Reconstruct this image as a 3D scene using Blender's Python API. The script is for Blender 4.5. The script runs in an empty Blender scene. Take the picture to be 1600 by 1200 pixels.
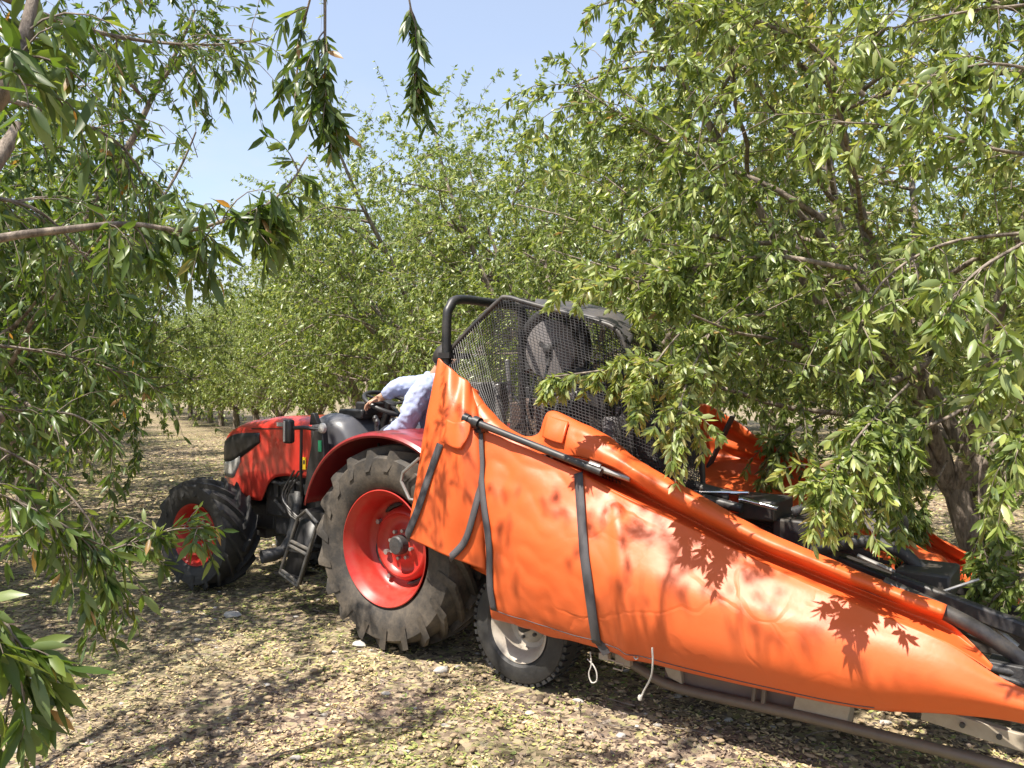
import bpy, math, random
import numpy as np
from mathutils import Vector, noise as mnoise

# ------------------------------------------------------------------ camera, world, sun
SC = bpy.context.scene
COL = SC.collection
FPX = 1230.0
CAM_H = 1.62
cd = bpy.data.cameras.new('camera'); cam = bpy.data.objects.new('camera', cd); COL.objects.link(cam)
cam.location = (0, 0, CAM_H); cam.rotation_euler = (math.radians(90), 0, 0)
cd.sensor_width = 36; cd.lens = 36 * FPX / 1600; cd.clip_start = 0.05; cd.clip_end = 2000
SC.camera = cam

SUN_AZ = (-0.80, -0.60); SUN_EL = math.radians(62)
_l = math.hypot(*SUN_AZ)
sv = Vector((SUN_AZ[0] / _l * math.cos(SUN_EL), SUN_AZ[1] / _l * math.cos(SUN_EL), math.sin(SUN_EL)))
w = bpy.data.worlds.new('World'); SC.world = w; w.use_nodes = True
wn = w.node_tree.nodes; wl = w.node_tree.links
wn.clear()
sky = wn.new('ShaderNodeTexSky'); sky.sky_type = 'NISHITA'; sky.sun_disc = False
sky.sun_elevation = SUN_EL; sky.sun_rotation = math.atan2(sv.x, sv.y)
sky.air_density = 1.0; sky.dust_density = 0.9; sky.ozone_density = 2.0
bg = wn.new('ShaderNodeBackground'); bg.inputs[1].default_value = 0.125
wo = wn.new('ShaderNodeOutputWorld')
wtc = wn.new('ShaderNodeTexCoord'); wmp = wn.new('ShaderNodeMapping'); wmp.inputs['Scale'].default_value = (1.0, 1.0, 2.6)
wl.new(wtc.outputs['Generated'], wmp.inputs[0])
wnz = wn.new('ShaderNodeTexNoise'); wnz.inputs['Scale'].default_value = 2.6; wnz.inputs['Detail'].default_value = 8; wnz.inputs['Roughness'].default_value = 0.6
wl.new(wmp.outputs[0], wnz.inputs['Vector'])
wsp = wn.new('ShaderNodeSeparateXYZ'); wl.new(wtc.outputs['Generated'], wsp.inputs[0])
wlo = wn.new('ShaderNodeMapRange'); wlo.inputs[1].default_value = 0.05; wlo.inputs[2].default_value = 0.42; wlo.inputs[3].default_value = 1.0; wlo.inputs[4].default_value = 0.0
wl.new(wsp.outputs['Z'], wlo.inputs[0])
wcl = wn.new('ShaderNodeMapRange'); wcl.inputs[1].default_value = 0.42; wcl.inputs[2].default_value = 0.66; wcl.inputs[3].default_value = 0.0; wcl.inputs[4].default_value = 0.75
wl.new(wnz.outputs['Fac'], wcl.inputs[0])
wmu = wn.new('ShaderNodeMath'); wmu.operation = 'MULTIPLY_ADD'; wmu.inputs[2].default_value = 0.40
wl.new(wlo.outputs[0], wmu.inputs[0]); wl.new(wcl.outputs[0], wmu.inputs[1])
wmx = wn.new('ShaderNodeMix'); wmx.data_type = 'RGBA'; wmx.inputs[7].default_value = (3.0, 3.15, 3.5, 1)
wl.new(wmu.outputs[0], wmx.inputs[0]); wl.new(sky.outputs[0], wmx.inputs[6])
wl.new(wmx.outputs[2], bg.inputs[0]); wl.new(bg.outputs[0], wo.inputs[0])
sd = bpy.data.lights.new('sun', 'SUN'); sd.energy = 4.8; sd.angle = math.radians(0.55); sd.color = (1.0, 0.93, 0.82)
so = bpy.data.objects.new('sun', sd); COL.objects.link(so)
so.rotation_euler = (-sv).to_track_quat('-Z', 'Y').to_euler()
so.location = (-4, -2, 12)
SC.view_settings.view_transform = 'Standard'; SC.view_settings.look = 'None'
SC.view_settings.exposure = 1.16; SC.view_settings.gamma = 1.0
SC.cycles.max_bounces = 6; SC.cycles.diffuse_bounces = 3; SC.cycles.glossy_bounces = 2
SC.cycles.transmission_bounces = 4; SC.cycles.transparent_max_bounces = 4
SC.cycles.use_denoising = True
SC.cycles.sample_clamp_indirect = 4.0

# ------------------------------------------------------------------ materials
def mat(name, col, rough=0.5, metal=0.0, spec=0.5, var=0.0, vscale=8.0, col2=None, bump=0.0, bscale=40.0,
        dirt=0.0, dirtcol=(0.22, 0.17, 0.11), transl=0.0, coat=0.0):
    m = bpy.data.materials.new(name); m.use_nodes = True
    nt = m.node_tree; N = nt.nodes; L = nt.links
    p = N['Principled BSDF']; out = N['Material Output']
    p.inputs['Roughness'].default_value = rough; p.inputs['Metallic'].default_value = metal
    p.inputs['Specular IOR Level'].default_value = spec
    p.inputs['Coat Weight'].default_value = coat
    tc = N.new('ShaderNodeTexCoord')
    c2 = col2 or tuple(min(1, c * (1 + var)) for c in col)
    mx = N.new('ShaderNodeMix'); mx.data_type = 'RGBA'
    mx.inputs[6].default_value = (*[c * (1 - var) for c in col], 1) if not col2 else (*col, 1)
    mx.inputs[7].default_value = (*c2, 1)
    nz = N.new('ShaderNodeTexNoise'); nz.inputs['Scale'].default_value = vscale; nz.inputs['Detail'].default_value = 6
    nz.inputs['Roughness'].default_value = 0.65
    L.new(tc.outputs['Object'], nz.inputs['Vector'])
    L.new(nz.outputs['Fac'], mx.inputs[0])
    last = mx.outputs[2]
    if dirt > 0:
        n2 = N.new('ShaderNodeTexNoise'); n2.inputs['Scale'].default_value = vscale * 0.6; n2.inputs['Detail'].default_value = 9
        n2.inputs['Roughness'].default_value = 0.75
        L.new(tc.outputs['Object'], n2.inputs['Vector'])
        mr = N.new('ShaderNodeMapRange'); mr.inputs[1].default_value = 0.42; mr.inputs[2].default_value = 0.72
        mr.inputs[3].default_value = 0; mr.inputs[4].default_value = dirt
        L.new(n2.outputs['Fac'], mr.inputs[0])
        m2 = N.new('ShaderNodeMix'); m2.data_type = 'RGBA'; m2.inputs[7].default_value = (*dirtcol, 1)
        L.new(mr.outputs[0], m2.inputs[0]); L.new(last, m2.inputs[6]); last = m2.outputs[2]
        rr = N.new('ShaderNodeMapRange'); rr.inputs[3].default_value = rough; rr.inputs[4].default_value = 0.85
        L.new(mr.outputs[0], rr.inputs[0]); L.new(rr.outputs[0], p.inputs['Roughness'])
    L.new(last, p.inputs['Base Color'])
    if bump > 0:
        n3 = N.new('ShaderNodeTexNoise'); n3.inputs['Scale'].default_value = bscale; n3.inputs['Detail'].default_value = 5
        L.new(tc.outputs['Object'], n3.inputs['Vector'])
        b = N.new('ShaderNodeBump'); b.inputs['Strength'].default_value = bump; b.inputs['Distance'].default_value = 0.01
        L.new(n3.outputs['Fac'], b.inputs['Height']); L.new(b.outputs[0], p.inputs['Normal'])
    if transl > 0:
        t = N.new('ShaderNodeBsdfTranslucent'); L.new(last, t.inputs['Color'])
        ms = N.new('ShaderNodeMixShader'); ms.inputs[0].default_value = transl
        L.new(p.outputs[0], ms.inputs[1]); L.new(t.outputs[0], ms.inputs[2]); L.new(ms.outputs[0], out.inputs[0])
    return m

M = {}
M['tarp'] = mat('orange_tarpaulin', (0.78, 0.138, 0.032), 0.42, var=0.10, vscale=1.6, bump=0.16, bscale=16, dirt=0.20, dirtcol=(0.52, 0.2, 0.09), transl=0.22, spec=0.5)
def creases(m):
    nt = m.node_tree; N = nt.nodes; L = nt.links; p = N['Principled BSDF']; tc = N.new('ShaderNodeTexCoord')
    nd = N.new('ShaderNodeTexNoise'); nd.inputs['Scale'].default_value = 2.2; nd.inputs['Detail'].default_value = 3; L.new(tc.outputs['Object'], nd.inputs['Vector'])
    mv = N.new('ShaderNodeMix'); mv.data_type = 'VECTOR'; mv.inputs[0].default_value = .35; L.new(tc.outputs['Object'], mv.inputs[4]); L.new(nd.outputs['Color'], mv.inputs[5])
    v = N.new('ShaderNodeTexVoronoi'); v.feature = 'DISTANCE_TO_EDGE'; v.inputs['Scale'].default_value = 4.2; L.new(mv.outputs[1], v.inputs['Vector'])
    mr = N.new('ShaderNodeMapRange'); mr.inputs[1].default_value = 0; mr.inputs[2].default_value = .045; L.new(v.outputs['Distance'], mr.inputs[0])
    n2 = N.new('ShaderNodeTexNoise'); n2.inputs['Scale'].default_value = 1.7; L.new(tc.outputs['Object'], n2.inputs['Vector'])
    m2 = N.new('ShaderNodeMapRange'); m2.inputs[1].default_value = .45; m2.inputs[2].default_value = .65; m2.inputs[4].default_value = .32; L.new(n2.outputs['Fac'], m2.inputs[0])
    b = N.new('ShaderNodeBump'); b.inputs['Distance'].default_value = .006; L.new(m2.outputs[0], b.inputs['Strength']); L.new(mr.outputs[0], b.inputs['Height'])
    old = p.inputs['Normal'].links[0].from_socket; L.new(old, b.inputs['Normal']); L.new(b.outputs[0], p.inputs['Normal'])
creases(M['tarp'])
M['strap'] = mat('grey_webbing', (0.07, 0.065, 0.07), 0.75, var=0.2, vscale=30, bump=0.4, bscale=300)
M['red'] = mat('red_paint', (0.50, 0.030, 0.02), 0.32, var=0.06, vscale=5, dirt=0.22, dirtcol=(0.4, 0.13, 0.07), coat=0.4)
M['rim'] = mat('red_rim_paint', (0.40, 0.020, 0.014), 0.34, var=0.1, vscale=9, dirt=0.3, dirtcol=(0.34, 0.13, 0.08))
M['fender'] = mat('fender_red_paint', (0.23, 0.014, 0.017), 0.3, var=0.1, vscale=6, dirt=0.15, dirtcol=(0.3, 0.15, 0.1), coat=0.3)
M['tyre'] = mat('black_rubber', (0.032, 0.028, 0.025), 0.72, var=0.3, vscale=9, dirt=0.75, dirtcol=(0.17, 0.135, 0.10), bump=0.15, bscale=70)
M['tyre_clean'] = mat('dark_rubber', (0.02, 0.02, 0.021), 0.6, var=0.3, vscale=14, dirt=0.35, dirtcol=(0.11, 0.10, 0.085), bump=0.15, bscale=70)
M['black'] = mat('black_plastic', (0.016, 0.016, 0.018), 0.42, var=0.2, vscale=10, dirt=0.25, dirtcol=(0.12, 0.10, 0.08))
M['iron'] = mat('dark_cast_iron', (0.03, 0.031, 0.034), 0.5, var=0.3, vscale=12, dirt=0.4, dirtcol=(0.12, 0.10, 0.08), bump=0.3, bscale=60)
M['cowl'] = mat('grey_cowl', (0.075, 0.077, 0.09), 0.38, var=0.1, vscale=6, dirt=0.2, dirtcol=(0.25, 0.22, 0.18))
M['lens'] = mat('headlamp_lens', (0.42, 0.41, 0.39), 0.22, var=0.15, vscale=25, spec=0.8)
M['steel'] = mat('bare_steel', (0.42, 0.41, 0.40), 0.35, metal=0.7, var=0.15, vscale=14, dirt=0.4)
M['chrome'] = mat('polished_rod', (0.7, 0.7, 0.72), 0.12, metal=1.0, var=0.05)
M['beige'] = mat('beige_frame_paint', (0.36, 0.31, 0.24), 0.5, var=0.12, vscale=12, dirt=0.45, dirtcol=(0.16, 0.11, 0.07))
M['rust'] = mat('brown_worn_tube', (0.13, 0.10, 0.075), 0.45, var=0.25, vscale=18, dirt=0.4)
M['wrim'] = mat('cream_rim_paint', (0.46, 0.41, 0.34), 0.5, var=0.12, vscale=12, dirt=0.45, dirtcol=(0.2, 0.13, 0.08))
M['net'] = mat('black_net_cord', (0.018, 0.016, 0.017), 0.55, var=0.3, vscale=30)
M['grey'] = mat('grey_cover', (0.16, 0.15, 0.155), 0.55, var=0.15, vscale=10, dirt=0.3)
M['dull'] = mat('dull_step_steel', (0.13, 0.125, 0.12), 0.45, metal=0.5, var=0.3, vscale=20, dirt=0.5)
M['charcoal'] = mat('charcoal_steel', (0.026, 0.025, 0.028), 0.45, var=0.2, vscale=10, dirt=0.3)
M['charcoal2'] = mat('roof_grey_paint', (0.06, 0.057, 0.063), 0.5, var=0.15, dirt=0.3)
M['tank'] = mat('dusty_tank_paint', (0.17, 0.12, 0.10), 0.6, var=0.2, vscale=10, dirt=0.5)
M['rope'] = mat('pale_rope', (0.5, 0.47, 0.42), 0.8, var=0.15, vscale=60, bump=0.6, bscale=300)
M['yellow'] = mat('yellow_sticker', (0.75, 0.50, 0.02), 0.4)
M['green'] = mat('green_marking', (0.02, 0.22, 0.10), 0.5)
M['shirt'] = mat('pale_blue_cotton', (0.33, 0.38, 0.56), 0.85, var=0.06, vscale=10, bump=0.35, bscale=22, transl=0.05)
M['skin'] = mat('skin', (0.45, 0.26, 0.17), 0.5, var=0.08)
M['hair'] = mat('dark_hair', (0.02, 0.016, 0.014), 0.6)
M['trouser'] = mat('dark_trousers', (0.03, 0.032, 0.045), 0.85, var=0.2, bump=0.3, bscale=25)
M['stone'] = mat('pale_stone', (0.40, 0.37, 0.33), 0.9, var=0.2, vscale=25, bump=0.5, bscale=60)

def bark(name, c1, c2):
    m = bpy.data.materials.new(name); m.use_nodes = True
    nt = m.node_tree; N = nt.nodes; L = nt.links; p = N['Principled BSDF']
    p.inputs['Roughness'].default_value = 0.85; p.inputs['Specular IOR Level'].default_value = 0.25
    tc = N.new('ShaderNodeTexCoord'); mp = N.new('ShaderNodeMapping'); mp.inputs['Scale'].default_value = (14, 14, 3.5)
    L.new(tc.outputs['Object'], mp.inputs[0])
    nz = N.new('ShaderNodeTexNoise'); nz.inputs['Scale'].default_value = 1.6; nz.inputs['Detail'].default_value = 8; nz.inputs['Roughness'].default_value = 0.7
    L.new(mp.outputs[0], nz.inputs['Vector'])
    cr = N.new('ShaderNodeValToRGB'); cr.color_ramp.elements[0].position = 0.35; cr.color_ramp.elements[0].color = (*c1, 1)
    cr.color_ramp.elements[1].position = 0.68; cr.color_ramp.elements[1].color = (*c2, 1)
    L.new(nz.outputs['Fac'], cr.inputs[0]); L.new(cr.outputs[0], p.inputs['Base Color'])
    b = N.new('ShaderNodeBump'); b.inputs['Strength'].default_value = 0.9; b.inputs['Distance'].default_value = 0.02
    L.new(nz.outputs['Fac'], b.inputs['Height']); L.new(b.outputs[0], p.inputs['Normal'])
    return m
M['bark'] = bark('almond_bark', (0.07, 0.053, 0.042), (0.40, 0.33, 0.27))

def leafmat(name, ramp, tl=0.36, rough=0.38):
    m = bpy.data.materials.new(name); m.use_nodes = True
    nt = m.node_tree; N = nt.nodes; L = nt.links; p = N['Principled BSDF']; out = N['Material Output']
    at = N.new('ShaderNodeAttribute'); at.attribute_name = 'tint'
    cr = N.new('ShaderNodeValToRGB'); e = cr.color_ramp.elements
    while len(e) < len(ramp): e.new(0.5)
    for i, (pos, c) in enumerate(ramp): e[i].position = pos; e[i].color = (*c, 1)
    L.new(at.outputs['Fac'], cr.inputs[0])
    # paler underside of the blade
    g = N.new('ShaderNodeNewGeometry')
    mx = N.new('ShaderNodeMix'); mx.data_type = 'RGBA'; mx.blend_type = 'MIX'
    L.new(g.outputs['Backfacing'], mx.inputs[0]); L.new(cr.outputs[0], mx.inputs[6])
    hs = N.new('ShaderNodeHueSaturation'); hs.inputs['Saturation'].default_value = 0.8; hs.inputs['Value'].default_value = 1.3
    L.new(cr.outputs[0], hs.inputs['Color']); L.new(hs.outputs[0], mx.inputs[7])
    L.new(mx.outputs[2], p.inputs['Base Color'])
    p.inputs['Roughness'].default_value = rough; p.inputs['Specular IOR Level'].default_value = 0.45
    t = N.new('ShaderNodeBsdfTranslucent')
    h2 = N.new('ShaderNodeHueSaturation'); h2.inputs['Hue'].default_value = 0.485; h2.inputs['Saturation'].default_value = 1.15; h2.inputs['Value'].default_value = 1.7
    L.new(cr.outputs[0], h2.inputs['Color']); L.new(h2.outputs[0], t.inputs['Color'])
    ms = N.new('ShaderNodeMixShader'); ms.inputs[0].default_value = tl
    L.new(p.outputs[0], ms.inputs[1]); L.new(t.outputs[0], ms.inputs[2]); L.new(ms.outputs[0], out.inputs[0])
    return m
LR = [(0.0, (0.060, 0.100, 0.020)), (0.35, (0.155, 0.215, 0.045)), (0.7, (0.28, 0.335, 0.090)), (0.93, (0.42, 0.44, 0.15)), (1.0, (0.34, 0.24, 0.09))]
M['leaf'] = leafmat('almond_leaf', LR)
M['leaf_shaded'] = leafmat('almond_leaf_shaded', [(0.0, (0.034, 0.068, 0.013)), (0.5, (0.082, 0.135, 0.026)), (0.93, (0.19, 0.24, 0.055)), (1.0, (0.30, 0.18, 0.05))], tl=0.42)  # same leaf, shade of the left-hand crowns put into its darker colour
M['litter'] = leafmat('fallen_leaf_litter', [(0.0, (0.06, 0.045, 0.038)), (0.22, (0.17, 0.13, 0.11)), (0.45, (0.38, 0.285, 0.18)),
                                             (0.70, (0.72, 0.57, 0.31)), (0.80, (0.36, 0.34, 0.11)), (1.0, (0.17, 0.24, 0.06))], tl=0.08, rough=0.75)

# ------------------------------------------------------------------ mesh helpers
def V3(a): return np.array(a, float)
def nrm(a):
    a = np.asarray(a, float); n = np.linalg.norm(a, axis=-1, keepdims=True); return a / np.maximum(n, 1e-9)

class MB:
    def __init__(s): s.v = []; s.f = []; s.n = 0; s.pc = []
    def add(s, vs, fs):
        s.pc.append((s.n, len(vs), len(s.f), len(fs))); s.v.extend([tuple(map(float, v)) for v in vs]); s.f.extend([tuple(i + s.n for i in f) for f in fs]); s.n += len(vs); return s
    def box(s, c, size, ax=None):
        c = V3(c); h = V3(size) / 2
        A = np.eye(3) if ax is None else np.array(ax, float)
        vs = [c + A[0] * h[0] * i + A[1] * h[1] * j + A[2] * h[2] * k for i in (-1, 1) for j in (-1, 1) for k in (-1, 1)]
        return s.add(vs, [(0, 1, 3, 2), (4, 6, 7, 5), (0, 4, 5, 1), (2, 3, 7, 6), (0, 2, 6, 4), (1, 5, 7, 3)])
    def bar(s, a, b, w_, h_, up=(0, 0, 1)):
        a = V3(a); b = V3(b); d = b - a; L_ = np.linalg.norm(d); d /= L_
        sd_ = np.cross(d, V3(up)); sd_ /= max(np.linalg.norm(sd_), 1e-6); u = np.cross(sd_, d)
        return s.box((a + b) / 2, (L_, w_, h_), [d, sd_, u])
    def tube(s, path, r, sides=8, caps=True):
        P = np.array(path, float); n = len(P)
        R = np.full(n, float(r)) if np.isscalar(r) else np.array(r, float)
        T = np.gradient(P, axis=0); T = nrm(T)
        ref = np.array([0, 0, 1.0]) if abs(T[0][2]) < 0.9 else np.array([1.0, 0, 0])
        u = np.cross(T[0], ref); u /= np.linalg.norm(u)
        vs = []
        for i in range(n):
            u = u - T[i] * np.dot(u, T[i]); u /= max(np.linalg.norm(u), 1e-9); v = np.cross(T[i], u)
            for k in range(sides):
                a = 2 * math.pi * k / sides
                vs.append(P[i] + R[i] * (math.cos(a) * u + math.sin(a) * v))
        fs = []
        for i in range(n - 1):
            for k in range(sides):
                k2 = (k + 1) % sides
                fs.append((i * sides + k, i * sides + k2, (i + 1) * sides + k2, (i + 1) * sides + k))
        if caps:
            fs.append(tuple(range(sides - 1, -1, -1))); fs.append(tuple((n - 1) * sides + k for k in range(sides)))
        return s.add(vs, fs)
    def lathe(s, c, axis, prof, seg=48, close=False):
        """prof: list of (offset along axis, radius)"""
        c = V3(c); a = nrm(V3(axis)); ref = V3((0, 0, 1)) if abs(a[2]) < 0.9 else V3((1, 0, 0))
        u = nrm(np.cross(a, ref)); v = np.cross(a, u); n = len(prof); vs = []
        for k in range(seg):
            t = 2 * math.pi * k / seg; d = math.cos(t) * u + math.sin(t) * v
            for (o, r) in prof: vs.append(c + a * o + d * r)
        fs = []
        for k in range(seg):
            k2 = (k + 1) % seg
            for j in range(n - 1 + (1 if close else 0)):
                j2 = (j + 1) % n
                fs.append((k * n + j, k * n + j2, k2 * n + j2, k2 * n + j))
        return s.add(vs, fs)
    def prism(s, pts, off):
        """closed outline extruded by vector off"""
        P = np.array(pts, float); n = len(P); o = V3(off)
        vs = list(P) + list(P + o)
        fs = [tuple(range(n - 1, -1, -1)), tuple(range(n, 2 * n))] + [(i, (i + 1) % n, n + (i + 1) % n, n + i) for i in range(n)]
        return s.add(vs, fs)
    def grid(s, G):
        G = np.array(G); a, b = G.shape[:2]
        fs = [(i * b + j, i * b + j + 1, (i + 1) * b + j + 1, (i + 1) * b + j) for i in range(a - 1) for j in range(b - 1)]
        return s.add(G.reshape(-1, 3), fs)
    def each(s, name, m, parent=None, **kw):
        """every piece an object of its own"""
        for (v0, vn, f0, fn) in s.pc:
            q = MB(); q.add(s.v[v0:v0 + vn], [tuple(i - v0 for i in f) for f in s.f[f0:f0 + fn]]); q.build(name, m, parent, **kw)
    def build(s, name, m, parent=None, smooth=True, bevel=0.0, solid=0.0, subsurf=0, angle=35):
        me = bpy.data.meshes.new(name)
        off = V3((0, 0, 0)) if parent is None else V3(parent.get('_off', (0, 0, 0)))
        me.from_pydata([tuple(V3(v) - off) for v in s.v], [], s.f); me.update()
        for mm in (m if isinstance(m, list) else [m]): me.materials.append(mm)
        o = bpy.data.objects.new(name, me); COL.objects.link(o)
        if parent is not None: o.parent = parent
        if solid:
            q = o.modifiers.new('thick', 'SOLIDIFY'); q.thickness = solid; q.offset = 0
        if bevel:
            q = o.modifiers.new('bevel', 'BEVEL'); q.width = bevel; q.segments = 2; q.limit_method = 'ANGLE'; q.angle_limit = math.radians(40)
        if subsurf:
            q = o.modifiers.new('sub', 'SUBSURF'); q.levels = subsurf; q.render_levels = subsurf
        if smooth:
            me.polygons.foreach_set('use_smooth', [True] * len(me.polygons))
            if angle < 180:
                try: me.set_sharp_from_angle(angle=math.radians(angle))
                except Exception: pass
        return o

def fast_mesh(name, verts, faces_list, tint=None, m=None, smooth=False):
    """faces_list: list of int arrays (n,k)"""
    me = bpy.data.meshes.new(name)
    verts = np.ascontiguousarray(verts, np.float32)
    loops = np.concatenate([f.ravel() for f in faces_list]).astype(np.int32)
    tot = np.concatenate([np.full(len(f), f.shape[1], np.int32) for f in faces_list])
    st = np.concatenate([[0], np.cumsum(tot)[:-1]]).astype(np.int32)
    me.vertices.add(len(verts)); me.vertices.foreach_set('co', verts.ravel())
    me.loops.add(len(loops)); me.loops.foreach_set('vertex_index', loops)
    me.polygons.add(len(tot)); me.polygons.foreach_set('loop_start', st)
    if smooth: me.polygons.foreach_set('use_smooth', np.ones(len(tot), bool))
    if tint is not None:
        a = me.attributes.new('tint', 'FLOAT', 'POINT'); a.data.foreach_set('value', tint.astype(np.float32))
    me.update(calc_edges=True)
    for mm in (m if isinstance(m, list) else [m]): me.materials.append(mm)
    return me

def tag(o, label=None, cat=None, group=None, kind=None):
    if label: o['label'] = label
    if cat: o['category'] = cat
    if group: o['group'] = group
    if kind: o['kind'] = kind
    return o

# ------------------------------------------------------------------ the rig frame (tractor and harvester stand in one line)
OX, OY = -0.33, 5.36
FW = np.array([-0.80, 0.60]); LT = np.array([-0.60, -0.80])
RIGROT = math.atan2(FW[1], FW[0])
def rigroot(name, off):
    e = bpy.data.objects.new(name, None); COL.objects.link(e)
    wxy = np.array([OX, OY]) + FW * off[0] + LT * off[1]
    e.location = (wxy[0], wxy[1], off[2]); e.rotation_euler = (0, 0, RIGROT); e['_off'] = tuple(off)
    e.empty_display_size = 0.2
    return e
def P(px, py, lat):
    """where the line of sight through a photo point meets the plane at sideways offset lat; rig coordinates"""
    d = np.array([(px - 800) / FPX, 1.0]); s = (lat + np.dot([OX, OY], LT)) / np.dot(d, LT)
    wxy = d * s - np.array([OX, OY])
    return V3((np.dot(wxy, FW), np.dot(wxy, LT), CAM_H + (600 - py) / FPX * s))
def W(px, py, dep): return V3(((px - 800) / FPX * dep, dep, CAM_H + (600 - py) / FPX * dep))

def cr_spline(pts, n):
    """Catmull-Rom through pts (k,d) -> n samples"""
    p = np.array(pts, float); k = len(p)
    q = np.vstack([2 * p[0] - p[1], p, 2 * p[-1] - p[-2]])
    t = np.linspace(0, k - 1, n); i = np.minimum(t.astype(int), k - 2); u = (t - i)[:, None]
    a, b, c, d = q[i], q[i + 1], q[i + 2], q[i + 3]
    return 0.5 * ((2 * b) + (c - a) * u + (2 * a - 5 * b + 4 * c - d) * u ** 2 + (3 * b - a - 3 * c + d) * u ** 3)
def sheet(ctrl, nu, nv):
    """ctrl[i][j] (rows along u) -> smooth grid"""
    C_ = np.array(ctrl, float); rows = np.array([cr_spline(r, nv) for r in C_])
    return np.array([cr_spline(rows[:, j], nu) for j in range(nv)]).transpose(1, 0, 2)
def displace(G, fn):
    du = np.gradient(G, axis=0); dv = np.gradient(G, axis=1); n = nrm(np.cross(du, dv))
    a, b = G.shape[:2]
    H = np.array([[fn(i / (a - 1), j / (b - 1), G[i, j]) for j in range(b)] for i in range(a)])
    return G + n * H[:, :, None]
def nz(x, y, z=0.0): return mnoise.noise(Vector((x, y, z)))

# ------------------------------------------------------------------ wheels
def agri_tyre(c, R, Rr, wd, nl, lugh, parent, m=None):
    """farm tyre: lathed carcass with slanted lugs; axis along rig y; outer side +y"""
    h = wd / 2; b = MB()
    prof = [(-h * .72, Rr), (-h * .9, Rr + .03), (-h, Rr + (R - Rr) * .45), (-h * .97, Rr + (R - Rr) * .72), (-h * .84, R - lugh * 1.4), (-h * .55, R - lugh * 1.05), (0, R - lugh),
            (h * .55, R - lugh * 1.05), (h * .84, R - lugh * 1.4), (h * .97, Rr + (R - Rr) * .72), (h, Rr + (R - Rr) * .45), (h * .9, Rr + .03), (h * .72, Rr)]
    b.lathe(c, (0, 1, 0), prof, 72)
    c = V3(c)
    for sgn in (-1, 1):
        for k in range(nl):
            a0 = 2 * math.pi * (k + (0.5 if sgn > 0 else 0)) / nl
            st = [(-.03, 0.0, R - lugh * 1.02, lugh * 1.0), (.22, .28, R - lugh * 1.05, lugh * 1.02), (.55, .62, R - lugh * 1.15, lugh * 1.08), (.92, .97, R - lugh * 1.9, lugh * 1.45), (1.05, 1.035, R - lugh * 3.4, lugh * .55)]
            ang = 2.1 / nl * math.pi
            vs = []
            for (fa, fy, rb, hh) in st:
                th = a0 - fa * ang * 1.35; wv = 0.022 * R / .6 * (1.15 - .25 * fa)
                for (rr, ww) in ((rb - .01, 1.35), (rb + hh, .8)):
                    for q in (-1, 1):
                        dth = q * wv * ww / R
                        yy = sgn * fy * h * (1.0 if rr < rb else .985)
                        vs.append(c + V3((math.cos(th + dth) * rr, yy, math.sin(th + dth) * rr)))
            fs = []
            for j in range(len(st) - 1):
                o = j * 4; p = o + 4
                fs += [(o, o + 2, p + 2, p), (o + 2, o + 3, p + 3, p + 2), (o + 3, o + 1, p + 1, p + 3)]
            fs += [(0, 1, 3, 2), tuple(len(vs) - 4 + q for q in (0, 2, 3, 1))]
            b.add(vs, fs)
    return b.build('tyre', m or M['tyre'], parent, smooth=True, angle=40)

def wheel_root(name, parent):
    o = bpy.data.objects.new(name, None); COL.objects.link(o); o.parent = parent; o['_off'] = tuple(parent['_off'])
    return o
def bolt_ring(b, c, rad, n, r, ln, ph=0):
    for k in range(n):
        a = 2 * math.pi * k / n + ph
        p = V3(c) + V3((math.cos(a) * rad, 0, math.sin(a) * rad))
        b.tube([p, p + V3((0, ln, 0))], r, 6)


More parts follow.
